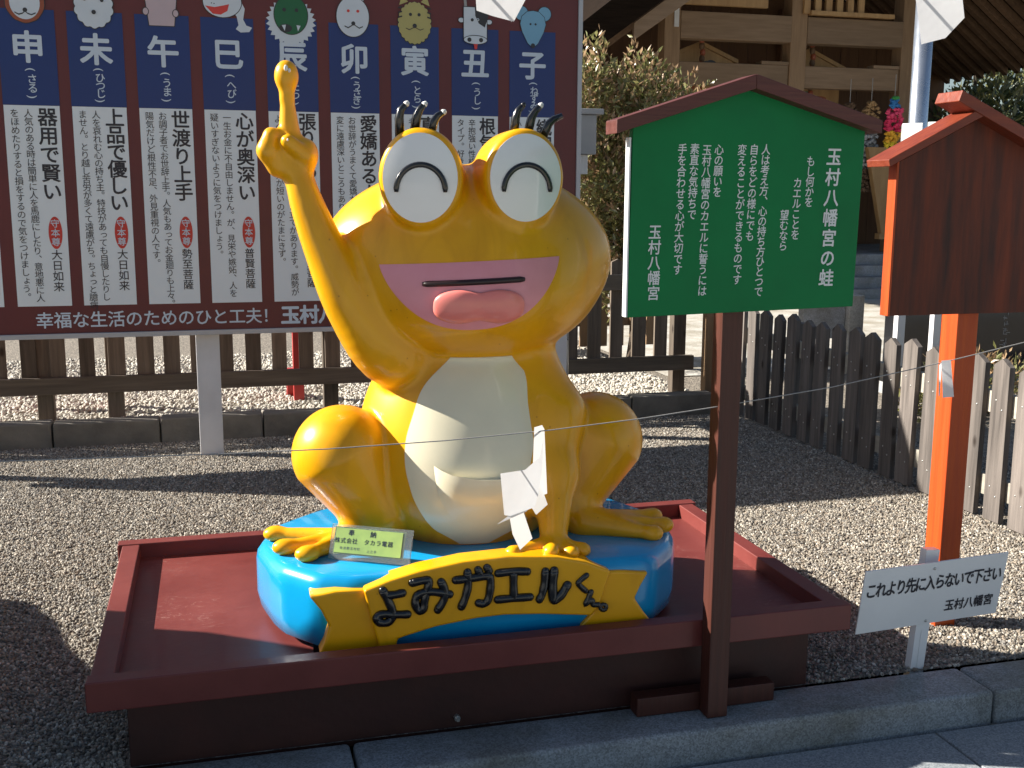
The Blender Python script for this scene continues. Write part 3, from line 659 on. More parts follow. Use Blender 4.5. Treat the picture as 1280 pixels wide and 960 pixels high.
# ================================================================== small plaque leaning on the frog
BL_, BR_ = Vector((.628, .300, .459)), Vector((.838, .178, .459))
uu = (BR_-BL_); wd = uu.length; uu.normalize(); nrm = Vector((uu.y, -uu.x, 0)); upv = (Vector((0, 0, 1))-nrm*.42).normalized(); nf = uu.cross(upv)
pq = thing('dedication_plaque', (BL_+BR_)/2, 'small clear plaque with yellow-green print leaning on the blue base by the frog foot', 'plaque')
def onp(mb, u0, u1, v0, v1, d0, d1, mi=0):
    c = [(u0,v0,d0),(u1,v0,d0),(u1,v1,d0),(u0,v1,d0),(u0,v0,d1),(u1,v0,d1),(u1,v1,d1),(u0,v1,d1)]
    return mb.add([BL_+uu*a+upv*b_+nf*e for a, b_, e in c], [(0,3,2,1),(4,5,6,7),(0,1,5,4),(1,2,6,5),(2,3,7,6),(3,0,4,7)], mi)
onp(MB(), 0, wd, 0, .098, -.003, .003).build('acrylic_panel', MT['acrylic'], pq)
onp(MB(), .008, wd-.022, .014, .092, -.0065, -.0035).build('printed_card', MT['plaquegreen'], pq)
onp(MB(), .014, wd-.028, .018, .088, .0032, .0042).build('printed_face', MT['plaquegreen'], pq)
mb = MB()
for txt, u0, v0, p_, s_, of in (('奉　　納', .05, .076, .022, .019, .012), ('株式会社　タカラ電器', .012, .053, .0178, .0165, .008), ('佐波郡玉村町', .03, .032, .0105, .0088, 0), ('上之手', .112, .028, .0105, .0088, 0)):
    for i, ch in enumerate(txt):
        m2 = MB(); put(m2, ch, u0+p_*(i+.5), v0-.001*i*0, s_, 0, of)
        mb.add([BL_+uu*v[0]+upv*v[2]+nf*.0047 for v in m2.v], m2.f)
mb.build('lettering', MT['plaqueink'], pq)

# ================================================================== rope and paper streamers
RY = -.03
rp = [(-1.25, RY, .93), (-.146, RY, .866), (.353, RY, .855), (.60, RY, .853), (.9, RY, .858), (1.183, RY, .871), (1.429, RY, .889), (1.661, RY, .912), (2.001, RY, .951), (2.359, RY, 1.009), (2.626, RY, 1.058), (3.4, RY, 1.23)]
tag(MB().tube(rp, .0015, 6).build('barrier_cord', MT['rope'], org=(1.0, RY, .86), smooth=True), 'thin pale cord strung across in front of the yellow frog and both posts', 'cord')
def post_stub(x, h, lab):
    mb = MB(); mb.tube([(x, RY, -.02), (x, RY, h)], .02, 10); mb.ball((x, RY, h), (.024, .024, .024))
    tag(mb.build('cord_stake', MT['legwhite'], org=(x, RY, 0), smooth=True), lab, 'stake')
post_stub(-1.25, 2.1, 'thin white stake holding the left ends of both cords'); post_stub(3.4, 2.2, 'thin white stake holding the right ends of both cords')
tag(MB().tube([(-1.25, RY, 2.08), (.4, RY, 2.0), (1.03, RY, 1.99), (1.7, RY, 2.01), (2.25, RY, 2.05), (3.4, RY, 2.17)], .0025, 6).build('upper_cord', MT['rope'], org=(1.0, RY, 2.0), smooth=True), 'upper cord above the sign roof that the two top paper streamers hang from', 'cord')
def p2w(x, y, Y):   # measured once on the plane Y, world coordinates
    d = fwd*1+r2*((x-640)/1369)-u2*((y-480)/1369); t_ = (Y-camo.matrix_world.translation.y)/d.y
    q = camo.matrix_world.translation+d*t_; return (q.x, q.z)
def sheet_paper(mb, pts, y, tilt=0., cur=0.):
    """folded paper piece: thin solid with a slight lean"""
    z1 = max(p[1] for p in pts); x0 = min(p[0] for p in pts); n = len(pts)
    a = sum(pts[i][0]*pts[(i+1)%n][1]-pts[(i+1)%n][0]*pts[i][1] for i in range(n))
    if a < 0: pts = pts[::-1]
    f = lambda p: y+tilt*(p[1]-z1)+cur*(p[0]-x0)
    mb.add([(p[0], f(p), p[1]) for p in pts], [tuple(range(n))])
sh = thing('paper_streamer', (1.17, RY, .87), 'white folded paper streamer hanging from the cord before the frog belly', 'paper streamer', 'white paper streamers on the cords')
def c2(pts): return [(1.183+(x-432)/2304, .872-(y-130)/2304) for x, y in pts]
for pts, y, ti, cu in (([(318,108),(372,100),(388,128),(405,525),(372,530),(330,420),(308,320)], -.036, .05, .3),
                   ([(322,135),(302,250),(228,335),(105,375),(120,622),(150,622),(272,550),(292,470),(312,330)], -.032, .10, -.85),
                   ([(157,632),(236,588),(318,805),(240,872),(185,760)], -.052, -.16, .15),
                   ([(276,378),(312,348),(378,525),(400,585),(325,642),(245,510),(300,478)], -.050, .02, .1),
                   ([(80,682),(150,616),(272,548),(236,590)], -.045, .1, -.6)):
    mb = MB(); sheet_paper(mb, c2(pts), y, ti, cu); mb.build('paper_fold', MT['paper'], sh)
def hang(name, lab, parts, x, ztop):
    t = thing(name, (x, RY, ztop), lab, 'paper streamer', 'white paper streamers on the cords')
    for pts, y, ti, cu in parts:
        mb = MB(); sheet_paper(mb, pts, y, ti, cu); mb.build('paper_fold', MT['paper'], t)
hang('paper_streamer', 'white paper streamer hanging over the zodiac board at the top', [([(.975, 1.988), (1.09, 1.988), (1.083, 1.935), (1.055, 1.880), (1.012, 1.895), (.978, 1.91)], -.034, .1, -.7), ([(1.05, 1.985), (1.10, 1.985), (1.083, 1.93), (1.06, 1.885)], -.05, .1, .2)], 1.03, 1.99)
hang('paper_streamer', 'white paper streamer hanging before the steel pole above the roofed signs', [([(2.165, 2.05), (2.265, 2.05), (2.275, 1.94), (2.237, 1.89), (2.188, 1.876), (2.178, 1.98)], -.034, .1, -.7), ([(2.235, 2.05), (2.275, 2.05), (2.298, 1.935), (2.262, 1.92)], -.05, .05, .1), ([(2.30, 2.05), (2.318, 2.05), (2.340, 1.962), (2.325, 1.952), (2.30, 2.0)], -.036, .05, .3)], 2.24, 2.05)
hang('paper_streamer', 'short white paper streamer hanging beside the orange sign post', [([(2.345, 1.015), (2.368, 1.018), (2.379, .912), (2.352, .908)], -.036, .05, -.5), ([(2.343, 1.0), (2.36, 1.01), (2.355, .912), (2.347, .91)], -.03, .05, .6)], 2.36, 1.01)

# ================================================================== ZODIAC BOARD
BY = 3.55
zb_ = thing('zodiac_notice_board', (.9, BY, 0), 'large maroon notice board with zodiac columns of writing behind the frog', 'notice board')
MB().box(-1.69, 2.43, BY, BY+.04, .728, 2.635).build('panel', MT['boardmaroon'], zb_)
for a, b_ in ((.700, .7275), (2.6355, 2.66)): MB().box(-1.715, 2.457, BY-.012, BY+.05, a, b_).build('frame', MT['frame'], zb_, .003)
for a, b_ in ((-1.715, -1.6905), (2.4305, 2.457)): MB().box(a, b_, BY-.012, BY+.05, .7278, 2.635).build('frame', MT['frame'], zb_, .003)
for a in (-1.6, .232, 2.28):
    MB().box(a, a+.128, BY+.052, BY+.11, -.1, 2.6).build('leg', MT['legwhite'], zb_, .003)
COLS = [(2.024, '子', '(ねずみ)', '繊細で誠実', ['こつこつと努力を重ねる人です。', '小さな事にこだわりすぎません'], '千手観音'),
 (1.686, '丑', '(うし)', '根気強い', ['辛抱強い性格で努力を続ける', 'タイプ。好き嫌いがはっきり'], '虚空蔵菩薩'),
 (1.341, '寅', '(とら)', '真っすぐ', ['考え深く情に厚い人です。', 'うぬぼれに気をつけましょう。'], '虚空蔵菩薩'),
 (1.003, '卯', '(うさぎ)', '愛嬌ある人', ['お世辞がうまくて愛嬌があり', '変に遠慮深いところもあります'], '文殊菩薩'),
 (.667, '辰', '(たつ)', '張りのある人', ['人に好かれて、目上の引き立てがあります。威勢が', 'よく頼もしい。気が短いのがたまにきず。'], '普賢菩薩'),
 (.331, '巳', '(へび)', '心が奥深い', ['一生お金に不自由しません。が、見栄や嫉妬、人を', '疑いすぎないように気をつけましょう。'], '普賢菩薩'),
 (.0, '午', '(うま)', '世渡り上手', ['お調子者でお世辞上手。人気もあってお金廻りも上々。', '陽気だけど根性不足、外見重視の人です。'], '勢至菩薩'),
 (-.332, '未', '(ひつじ)', '上品で優しい', ['人を哀れむ心の持ち主。特技があっても自慢したりし', 'ません。とり越し苦労が多くて遠慮がち。ちょっと臆病。'], '大日如来'),
 (-.661, '申', '(さる)', '器用で賢い', ['人気のある時は簡単に人を馬鹿にしたり、意地悪に人', 'をほめたりすると損をするので気をつけましょう。'], '大日如来'),
 (-.995, '酉', '(とり)', '', [], ''), (-1.33, '戌', '(いぬ)', '', [], ''), (-1.665, '亥', '(いのしし)', '', [], '')]
def ring(cx, cz, rx, rz, n=32, jag=0, teeth=12):
    return [(cx+rx*(1+(jag*(abs(math.sin(teeth*t/2))) if jag else 0))*math.cos(t), cz+rz*(1+(jag*abs(math.sin(teeth*t/2)) if jag else 0))*math.sin(t)) for t in [2*math.pi*i/n for i in range(n)]]
pal = {'w': (.58, .65, .72), 'k': (.03, .03, .035), 'brown': (.28, .07, .03), 'skin': (.50, .40, .44), 'red': (.62, .05, .04), 'green': (.01, .12, .045), 'tan': (.42, .38, .14), 'sky': (.17, .38, .55), 'grey': (.3, .3, .3)}
PM = {k: pbr('vinyl_'+k, c, .45, .04) for k, c in pal.items()}
PK = list(PM); 
def animal(ch, cx):
    mb = MB(); y = [BY-.0052]
    def F(pts, c):
        n_ = len(pts); a = sum(pts[i][0]*pts[(i+1)%n_][1]-pts[(i+1)%n_][0]*pts[i][1] for i in range(n_))
        if a < 0: pts = pts[::-1]
        mb.add([(cx+p[0], y[0], p[1]) for p in pts], [tuple(range(n_))], PK.index(c)); y[0] -= .0006
    def O(px, pz, rx, rz, c, **k): F(ring(px, pz, rx+.004, rz+.004, **k), 'k'); F(ring(px, pz, rx, rz, **k), c)
    dot = lambda x, z, r=.009, c='k': F(ring(x, z, r, r, 14), c)
    def line(pts, wdt=.003, c='k'):
        top = [(p[0], p[1]+wdt) for p in pts]; F(top+[(p[0], p[1]-wdt) for p in pts[::-1]], c)
    if ch == '申':
        O(0, 2.43, .092, .105, 'brown', n=36, jag=.03, teeth=26); F(ring(0, 2.422, .072, .083), 'w'); dot(-.018, 2.455); dot(.018, 2.455); dot(0, 2.385, .011); line([(-.05, 2.372), (-.03, 2.362), (-.012, 2.368), (0, 2.38), (.012, 2.368), (.03, 2.362), (.05, 2.372)])
    if ch == '未':
        O(-.085, 2.50, .03, .024, 'w'); O(.085, 2.50, .03, .024, 'w'); O(0, 2.415, .088, .098, 'w', n=72, jag=.10, teeth=14)
        for i in range(4): O(-.036+.024*i, 2.49, .017, .017, 'w', n=16)
        dot(-.042, 2.452); dot(.042, 2.448); dot(0, 2.388, .011)
    if ch == '午':
        F([(-.087, 2.52), (.087, 2.52), (.066, 2.332), (-.066, 2.332)], 'k'); F([(-.083, 2.516), (.083, 2.516), (.062, 2.336), (-.062, 2.336)], 'skin')
        F([(-.095, 2.53), (-.08, 2.495), (-.06, 2.52), (-.04, 2.495), (-.02, 2.52), (0, 2.495), (.02, 2.52), (.04, 2.495), (.06, 2.52), (.08, 2.495), (.095, 2.53), (.06, 2.56), (-.06, 2.56)], 'k')
        O(-.078, 2.405, .013, .017, 'skin'); O(.072, 2.40, .013, .017, 'skin'); dot(-.028, 2.478, .01); dot(.014, 2.478, .01)
    if ch == '巳':
        F([(.055, 2.52), (.095, 2.44), (.085, 2.385), (.10, 2.355), (.13, 2.345), (.115, 2.322), (.07, 2.318), (.045, 2.335), (.06, 2.355), (.052, 2.40), (.01, 2.44)], 'w'); O(-.02, 2.47, .098, .078, 'w'); F([(-.108, 2.448), (-.06, 2.442), (-.015, 2.452), (.015, 2.46), (.005, 2.425), (-.03, 2.405), (-.07, 2.408)], 'red'); dot(-.03, 2.515, .011); dot(-.075, 2.462, .003); dot(-.062, 2.46, .003)
    if ch == '辰':
        F(ring(0, 2.385, .115, .11, 52, .16, 26), 'w'); F([(-.06, 2.50), (-.075, 2.55), (-.035, 2.53)], 'green'); F([(.06, 2.50), (.075, 2.55), (.035, 2.53)], 'green'); O(0, 2.42, .088, .10, 'green', n=40); O(-.03, 2.35, .03, .018, 'k'); dot(-.035, 2.445, .01); dot(.03, 2.445, .01)
        F([(-.05, 2.365), (-.035, 2.335), (-.028, 2.368)], 'w'); F([(.05, 2.365), (.035, 2.335), (.028, 2.368)], 'w')
    if ch == '卯':
        O(-.048, 2.555, .022, .06, 'w'); O(.04, 2.555, .022, .06, 'w'); F([(.05, 2.57), (.10, 2.545), (.095, 2.565), (.07, 2.58)], 'w'); O(-.004, 2.425, .088, .105, 'w', n=40); dot(-.028, 2.455, .008, 'red'); dot(.024, 2.455, .008, 'red'); dot(-.002, 2.39, .011); line([(-.05, 2.375), (-.03, 2.366), (0, 2.385), (.03, 2.366), (.05, 2.375)])
    if ch == '寅':
        F([(-.085, 2.50), (-.07, 2.55), (-.035, 2.52)], 'tan'); F([(.085, 2.50), (.07, 2.55), (.035, 2.52)], 'tan'); F(ring(0, 2.405, .09, .108, 72, .09, 22), 'k'); F(ring(0, 2.407, .087, .105, 72, .09, 22), 'tan'); dot(-.023, 2.452); dot(.025, 2.452); dot(0, 2.392, .012); line([(-.05, 2.378), (-.03, 2.37), (0, 2.385), (.03, 2.37), (.05, 2.378)], .002)
        for s_ in (-1, 1):
            for k in range(3): line([(s_*.07, 2.49-.025*k), (s_*.092, 2.484-.025*k)], .004)
    if ch == '丑':
        F([(-.062, 2.50), (-.066, 2.545), (-.052, 2.565), (-.046, 2.50)], 'grey'); F([(.062, 2.50), (.066, 2.545), (.052, 2.565), (.046, 2.50)], 'grey')
        O(-.08, 2.435, .016, .012, 'w'); O(.08, 2.43, .016, .012, 'w'); F([(-.07, 2.51), (.07, 2.51), (.07, 2.33), (-.07, 2.33)], 'k'); F([(-.066, 2.506), (.066, 2.506), (.066, 2.334), (-.066, 2.334)], 'w')
        F([(-.003, 2.506), (.066, 2.506), (.075, 2.46), (.055, 2.40), (.02, 2.42), (0, 2.46)], 'k'); dot(-.018, 2.438); dot(.014, 2.44, .008, 'w'); dot(.014, 2.44, .004); O(0, 2.33, .066, .022, 'w'); dot(-.035, 2.33, .012); dot(.032, 2.33, .012); F([(-.012, 2.308), (.012, 2.308), (.008, 2.28), (-.004, 2.278)], 'red')
    if ch == '子':
        O(-.068, 2.488, .038, .038, 'sky'); O(.068, 2.488, .038, .038, 'sky'); F([(x*1.04, 2.40+(z-2.40)*1.03) for x, z in [(0, 2.30), (.03, 2.325), (.062, 2.385), (.075, 2.43), (.066, 2.47), (.035, 2.497), (0, 2.503), (-.035, 2.497), (-.066, 2.47), (-.075, 2.43), (-.062, 2.385), (-.03, 2.325)]], 'k')
        F([(0, 2.30), (.03, 2.325), (.062, 2.385), (.075, 2.43), (.066, 2.47), (.035, 2.497), (0, 2.503), (-.035, 2.497), (-.066, 2.47), (-.075, 2.43), (-.062, 2.385), (-.03, 2.325)], 'sky'); dot(-.015, 2.43, .006); dot(.015, 2.43, .006); dot(0, 2.312, .013)
    return mb
for x0, kj, kana, ttl, bod, name in COLS:
    w_ = .268; cx = x0+w_/2
    cp = MB().box(x0, x0+w_, BY-.003, BY+.002, .876, 1.9135).build('text_column', MT['boardwhite'], zb_)
    hd = MB().box(x0-.002, x0+w_+.002, BY-.003, BY+.002, 1.9145, 2.39).build('name_column', MT['boardblue'], zb_)
    yk = BY-.0042
    mb = MB(); put(mb, kj, cx, 2.205, .165, yk, .028); vcol(mb, kana, cx+.012, 2.115 if len(kana) < 5 else 2.122, .046 if len(kana) < 5 else .04, .052, yk, .012)
    mb.build('lettering', MT['letter'], hd)
    if ttl:
        mb = MB(); vcol(mb, ttl, x0+w_*.77, 1.905, .095 if len(ttl) < 6 else .088, .098, yk, .02)
        for k, l in enumerate(bod): vcol(mb, l, x0+w_*(.43-.245*k), 1.895, .0415 if len(l) > 23 else .043, .045, yk, .002)
        vcol(mb, name, x0+w_*.78, 1.175, .056, .056, yk, .008)
        mb.build('lettering', MT['ink'], cp)
        ov = MB(); ov.add([(p[0], yk, p[1]) for p in ring(x0+w_*.78, 1.262, .034, .085)[::1]], [tuple(range(32))]); o_ = ov.build('red_oval', MT['ovalred'], cp)
        mb = MB(); vcol(mb, '守本尊', x0+w_*.78, 1.335, .048, .046, yk-.001, .012); mb.build('lettering', MT['letter'], o_)
        a_ = animal(kj, cx)
        if a_.v: a_.build('animal_picture', [PM[k] for k in PK], zb_)
mb = MB(); hrow(mb, '幸福な生活のためのひと工夫！', -.58, .80, .0905, .092, BY-.001, .012); hrow(mb, '玉村八幡宮', .70, .80, .105, .11, BY-.001, .035)
mb.build('lettering', MT['letter'], zb_)

# ================================================================== BACK FENCE
bf = thing('picket_fence', (1.0, 4.3, .08), 'low dark weathered picket fence on a concrete edge behind the zodiac board', 'fence')
for z0, z1 in ((.27, .372), (.835, .94)): MB().box(-2.3, 3.56, 4.27, 4.312, z0, z1).build('rail', MT['raildark'], bf, .004)
x = -2.25; k = 0
def picket(bf, x, w_, y0, y1, z0, z1, m, point=.0, axis='x'):
    if axis == 'x':
        pts = [(x, z0), (x+w_, z0), (x+w_, z1-point), (x+w_/2, z1), (x, z1-point)]
        return MB().prism_y(pts, y0, y1).build('picket', m, bf, .003)
while x < 3.3:
    z1 = 1.06+random.uniform(-.015, .015); ww = .09+random.uniform(-.008, .012)
    picket(bf, x, ww, 4.3135, 4.336, .30, z1, MT['fencedark'], .02); x += .163+random.uniform(-.006, .006); k += 1
for x in (-1.9, -.72, -.318, 1.0, 2.55, 3.43): MB().box(x, x+.095, 4.3365, 4.42, .03, 1.10).build('post', MT['fencedark'], bf, .006)

rn = thing('red_stand', (.3, 4.72, .08), 'red-painted timber stand behind the dark picket fence', 'stand')
for x, w_ in ((-.735, .05), (-.335, .075), (.835, .07)): MB().box(x, x+w_, 4.70, 4.76, .0, 1.25).build('leg', MT['redpaint'], rn, .004)
MB().box(-.80, .95, 4.703, 4.757, 1.2505, 1.33).build('top_rail', MT['redpaint'], rn, .004)
mb = MB(); mb.prism_x([(4.77, .30), (4.82, .30), (4.95, .08), (4.88, .08)], .80, .855); mb.build('brace', MT['redpaint'], rn)

# pale fence farther back, seen through the gaps
fb = thing('pale_picket_fence', (3.0, 6.6, .08), 'pale sunlit picket fence seen through the gaps of the dark fence', 'fence')
for z0, z1 in ((.3, .38), (.9, .98)): MB().box(2.2, 4.3, 6.6, 6.64, z0, z1).build('rail', MT['palewood'], fb)
for i in range(13): MB().box(2.22+i*.16, 2.22+i*.16+.1, 6.575, 6.599, .12, 1.12).build('picket', MT['palewoodz'], fb, .003)

gb = thing('electrical_box', (2.5, 3.95, 0), 'grey metal electrical box beside the zodiac board edge and shrub', 'box')
MB().box(2.30, 2.665, 3.86, 4.02, 1.72, 1.96).build('cabinet', MT['greybox'], gb, .004)
MB().box(2.28, 2.705, 3.84, 4.04, 1.961, 1.995).build('lid', MT['greybox'], gb, .004)
MB().box(1.95, 2.40, 3.72, 4.24, .86, 1.95).build('shade_block', MT['greybox'], gb, .004)  # unseen block added behind the board to shade the fence pickets near the corner
MB().box(2.50, 2.625, 3.90, 3.97, 1.60, 1.7195).build('bracket', MT['legwhite'], gb, .004)
mb = MB(); mb.tube([(2.50, 3.93, -.02), (2.50, 3.93, 1.60)], .025, 12); mb.build('pole', MT['steel'], gb, smooth=True)

# ================================================================== RIGHT FENCE
rf = thing('grey_picket_fence', (3.76, 2.2, 0), 'grey weathered fence with pointed pickets running along the right side', 'fence')
for z0, z1 in ((.50, .60), (.11, .205)): MB().box(3.764, 3.80, -.4, 4.15, z0, z1).build('rail', MT['railpale'], rf, .003)
y = -.37; k = 0
while y < 4.1:
    yy = y+random.uniform(-.009, .009); ww = .110+random.uniform(-.010, .008); zt = .757+random.uniform(-.012, .010)
    mb = MB().prism_x([(yy, .012), (yy+ww, .012), (yy+ww, zt-.035), (yy+ww/2, zt), (yy, zt-.035)], 3.735, 3.7635)
    for dz in (.13, .17, .53, .57):
        c = (3.7345, yy+ww*(.3 if dz in (.13, .53) else .68), dz); mb.ball(c, (.003, .005, .005), 8, 4, 1)
    mb.rot((3.75, yy+ww/2, .3), 'X', R(random.uniform(-1.1, 1.1))); mb.rot((3.75, yy+ww/2, .3), 'Z', R(random.uniform(-2, 2)))
    mb.build('picket', [MT['fencegrey'], MT['bolt']], rf, .003); y += .1705
for y in (.35, 1.85, 3.3): MB().box(3.801, 3.88, y, y+.08, -.05, .70).build('post', MT['fencegrey'], rf, .004)
cpst = thing('corner_post', (3.66, 4.2, 0), 'pale square corner post where the two fences meet, sunlit on one side', 'post')
MB().box(3.60, 3.655, 4.16, 4.24, -.03, 1.0).build('timber', MT['palewoodz'], cpst, .004)
MB().box(3.68, 3.71, 4.18, 4.24, -.03, 1.0).build('side_board', MT['palewoodz'], cpst, .004)

# ================================================================== GREEN ROOFED SIGN
gs = thing('green_roofed_sign', (1.73, .04, .004), 'green roofed notice board with white Japanese writing on a dark red post', 'sign')
GY = -.066
MB().prism_y([(1.372, 1.165), (2.029, 1.180), (2.036, 1.654), (1.700, 1.748), (1.376, 1.648)], GY, GY+.026).build('board', MT['green'], gs, .002)
for x0, z0, x1, z1 in ((1.316, 1.626, 1.689, 1.744), (2.058, 1.640, 1.689, 1.744)):
    MB().prism_y([(x0, z0), (x1, z1), (x1, z1+.036), (x0, z0+.034)], -.11, -.03).build('roof_board', MT['roofred'], gs, .002)
MB().box(1.654, 1.716, -.0395, .017, .006, 1.66).build('post', MT['postred'], gs, .003)
MB().box(1.3665, 1.3715, -.067, -.041, 1.166, 1.62).build('lit_edge', MT['signwhite'], gs, .001)  # white strip paints in the sun-struck left edge of the green board
MB().box(1.462, 1.895, .0175, .07, .006, .062).build('foot_bar', MT['postred'], gs, .003)
mb = MB(); yy = GY-.0008
for text, x, zt, zb__, size, off, dx in (('玉村八幡宮の蛙', 1.946, 1.607, 1.233, .049, .02, -.0007), ('もし何かを', 1.878, 1.581, 1.448, .029, .012, 0), ('カエルことを', 1.842, 1.525, 1.362, .029, .012, 0), ('望むなら', 1.808, 1.441, 1.333, .029, .012, 0),
    ('人は考え方、心の持ち方ひとつで', 1.746, 1.609, 1.213, .029, .012, -.0003), ('自らをどの様にでも', 1.712, 1.609, 1.359, .029, .012, -.0003), ('変えることができるものです', 1.678, 1.608, 1.245, .029, .012, 0), ('心の願いを', 1.613, 1.607, 1.473, .029, .012, -.0003),
    ('玉村八幡宮のカエルに誓うには', 1.579, 1.606, 1.217, .029, .012, 0), ('素直な気持ちで', 1.545, 1.608, 1.415, .029, .012, -.0004), ('手を合わせる心が大切です', 1.511, 1.607, 1.273, .029, .012, -.0003), ('玉村八幡宮', 1.442, 1.404, 1.208, .039, .016, 0)):
    vcol(mb, text, x, zt, (zt-zb__)/len(text), size, yy, off, 0, .92, dx, .06)
mb.build('lettering', MT['signwhite'], gs)

# ================================================================== ORANGE ROOFED SIGN (seen from behind)
og = thing('orange_roofed_sign', (2.76, .42, 0), 'back of a worn red-orange roofed notice board on a square orange post', 'sign')
OY = .36
MB().prism_y([(2.4365, 1.098), (3.028, 1.098), (3.028, 1.577), (2.728, 1.728), (2.4365, 1.585)], OY, OY+.029).build('board', MT['orangeboard'], og, .002)
MB().prism_y([(2.427, 1.097), (2.436, 1.097), (2.436, 1.586), (2.427, 1.582)], OY-.002, OY+.042).build('sunlit_side', MT['orangepost'], og, .002)  # brighter orange strip, sunlight on the board's left side put into its colour
MB().prism_y([(2.364, 1.566), (2.700, 1.731), (2.690, 1.757), (2.359, 1.588)], .302, .425).build('roof_board', MT['orangeroof'], og, .003)
MB().prism_y([(2.590, 1.768), (3.16, 1.512), (3.172, 1.545), (2.602, 1.802)], .298, .42).build('roof_board', MT['orangeroof'], og, .003)
MB().box(2.715, 2.796, OY+.0295, OY+.115, -.02, 1.66).build('post', MT['orangepost'], og, .004)

# ================================================================== WHITE WARNING SIGN
ws = thing('white_warning_sign', (2.45, .13, 0), 'white rectangular warning sign with black Japanese writing on a short leaning stake', 'sign')
WM = Matrix(((.999, -.047, -.011), (.045, .983, -.177), (.019, .176, .984))); WC = Vector((2.467, .085, .261))
def leaned(mb):   # the panel leans a little forward on its stake
    mb.v = [tuple(WC+WM @ Vector(v)) for v in mb.v]; return mb
pan = leaned(MB().box(-.2625, .2625, 0, .004, -.1095, .1095)).build('panel', MT['eyewhite'], ws)
mb = MB(); hrow(mb, 'これより先に入らないで下さい', -.250, .040, .0357, .056, -.0012, .02, sx=.72); hrow(mb, '玉村八幡宮', .052, -.052, .037, .042, -.0012, .022, sx=.88)
leaned(mb).build('lettering', MT['ink'], pan)
for x, z in ((-.012, .088), (-.008, -.098)): leaned(MB().ball((x, -.001, z), (.005, .003, .005), 8, 6)).build('screw', MT['bolt'], pan, smooth=True)
mb = MB().box(-.024, .024, .0, .030, -.48, .0); mb.box(-.004, .004, -.0015, -.0005, -.46, -.26)
mb.v = [tuple(Vector((2.476, .110, .392))+Matrix.Rotation(R(4.2), 3, 'Y') @ Vector(v)) for v in mb.v]
mb.build('stake', MT['eyewhite'], ws, .002)

# ================================================================== SHRINE BUILDING
sb_ = thing('shrine_hall', (8.8, 12.8, 0), 'timber shrine hall with open beams and deep gabled eaves in the background', 'building')
FY = 12.5
MB().box(6.0, 13.2, FY-.3, FY+4, .0, .60).build('platform', MT['stepstone'], sb_)
for k in range(4): MB().box(7.8, 12.6, FY-.3-.28*(4-k), FY-.3-.28*(3-k)-.003, -.05, .15*(k+1)).build('step', MT['stepstone'], sb_, .006)
for x, w_, m in ((6.72, .245, 'palewoodz'), (8.735, .265, 'palewoodz'), (10.62, .39, 'palewoodz')): MB().box(x, x+w_, FY, FY+.26, .6, 4.9).build('post', MT[m], sb_, .008)
for x0, x1 in ((6.966, 8.734), (9.001, 10.619)):
    MB().box(x0, x1, FY+.03, FY+.2, 3.06, 3.38).build('beam', MT['palewood'], sb_, .01)
    MB().box(x0, x1, FY-.01, FY+.22, 3.70, 4.08).build('beam', MT['palewood'], sb_, .01)
    MB().box(x1-.45, x1, FY+.02, FY+.21, 3.381, 3.43).build('beam_cap', MT['palewood'], sb_, .004)
MB().box(6.0, 13.0, FY+.05, FY+.25, 4.55, 4.9).build('beam', MT['palewood'], sb_, .01)
mb = MB()
for i in range(22): mb.box(5.4+i*.36, 5.4+i*.36+.352, FY+2.6, FY+2.65, .6, 4.8)
mb.build('wall', MT['wallwood'], sb_, .004)
for x in (7.9, 9.9, 10.25): MB().box(x, x+.16, FY+2.45, FY+2.599, .6, 4.6).build('post', MT['wallwood'], sb_, .006)
MB().box(10.1, 10.5, FY+2.3, FY+2.44, 2.2, 3.7).build('dark_doorway', MT['blackstone'], sb_)
MB().box(5.1, 5.5, FY+1.2, FY+2.6, .6, 4.4).build('wall', MT['wallwood'], sb_)
MB().box(6.35, 6.55, FY+1.9, FY+2.0, 2.5, 3.5).build('window_slot', MT['blackstone'], sb_)
# gabled roof: two slabs, rafters under them, pale barge boards at the front
RX, RZ, SL = 9.4, 6.35, .718; YF, YB = FY-1.6, FY+5
for s_, reach, barge in ((-1, 4.9, 3.75), (1, 3.9, 3.8)):
    zr = lambda d: RZ-SL*d
    X_ = lambda d: RX+s_*d
    MB().prism_y([(X_(0), RZ), (X_(reach), zr(reach)), (X_(reach), zr(reach)+.14), (X_(reach-.3), zr(reach-.3)+.45), (X_(0), RZ+.65)], YF, YB).build('roof', MT['rooftile'], sb_)
    MB().prism_y([(X_(0), RZ-.34), (X_(barge), zr(barge)-.24), (X_(barge), zr(barge)-.02), (X_(0), RZ-.02)], YF+.05, YF+.11).build('barge_board', MT['palewood'], sb_, .006)
    for k in range(14):
        y0 = YF+.35+k*.30
        MB().prism_y([(X_(0), RZ-.13), (X_(reach-.06), zr(reach-.06)-.13), (X_(reach-.06), zr(reach-.06)-.006), (X_(0), RZ-.006)], y0, y0+.11).build('rafter', MT['darkwood'], sb_)
mb = MB()
for i in range(6): mb.box(8.9+i*.18, 8.9+i*.18+.1, FY-.06, FY-.012, 4.12, 4.5)
mb.box(9.0, 10.4, FY-.1, FY-.0105, 4.10, 4.16); mb.build('carved_grille', MT['goldwood'], sb_)
MB().box(6.9, 8.3, FY-.08, FY-.0105, 4.16, 4.3).build('beam', MT['goldwood'], sb_)
MB().box(6.86, 6.93, FY-.02, FY-.005, 3.85, 4.5).build('paper_charm', MT['paper'], sb_)
mb = MB(); mb.prism_y([(9.98, 2.2), (10.55, 2.2), (10.55, .90), (10.30, .90)], FY-.25, FY-.15); mb.build('carved_bracket', MT['goldwood'], sb_, .006)
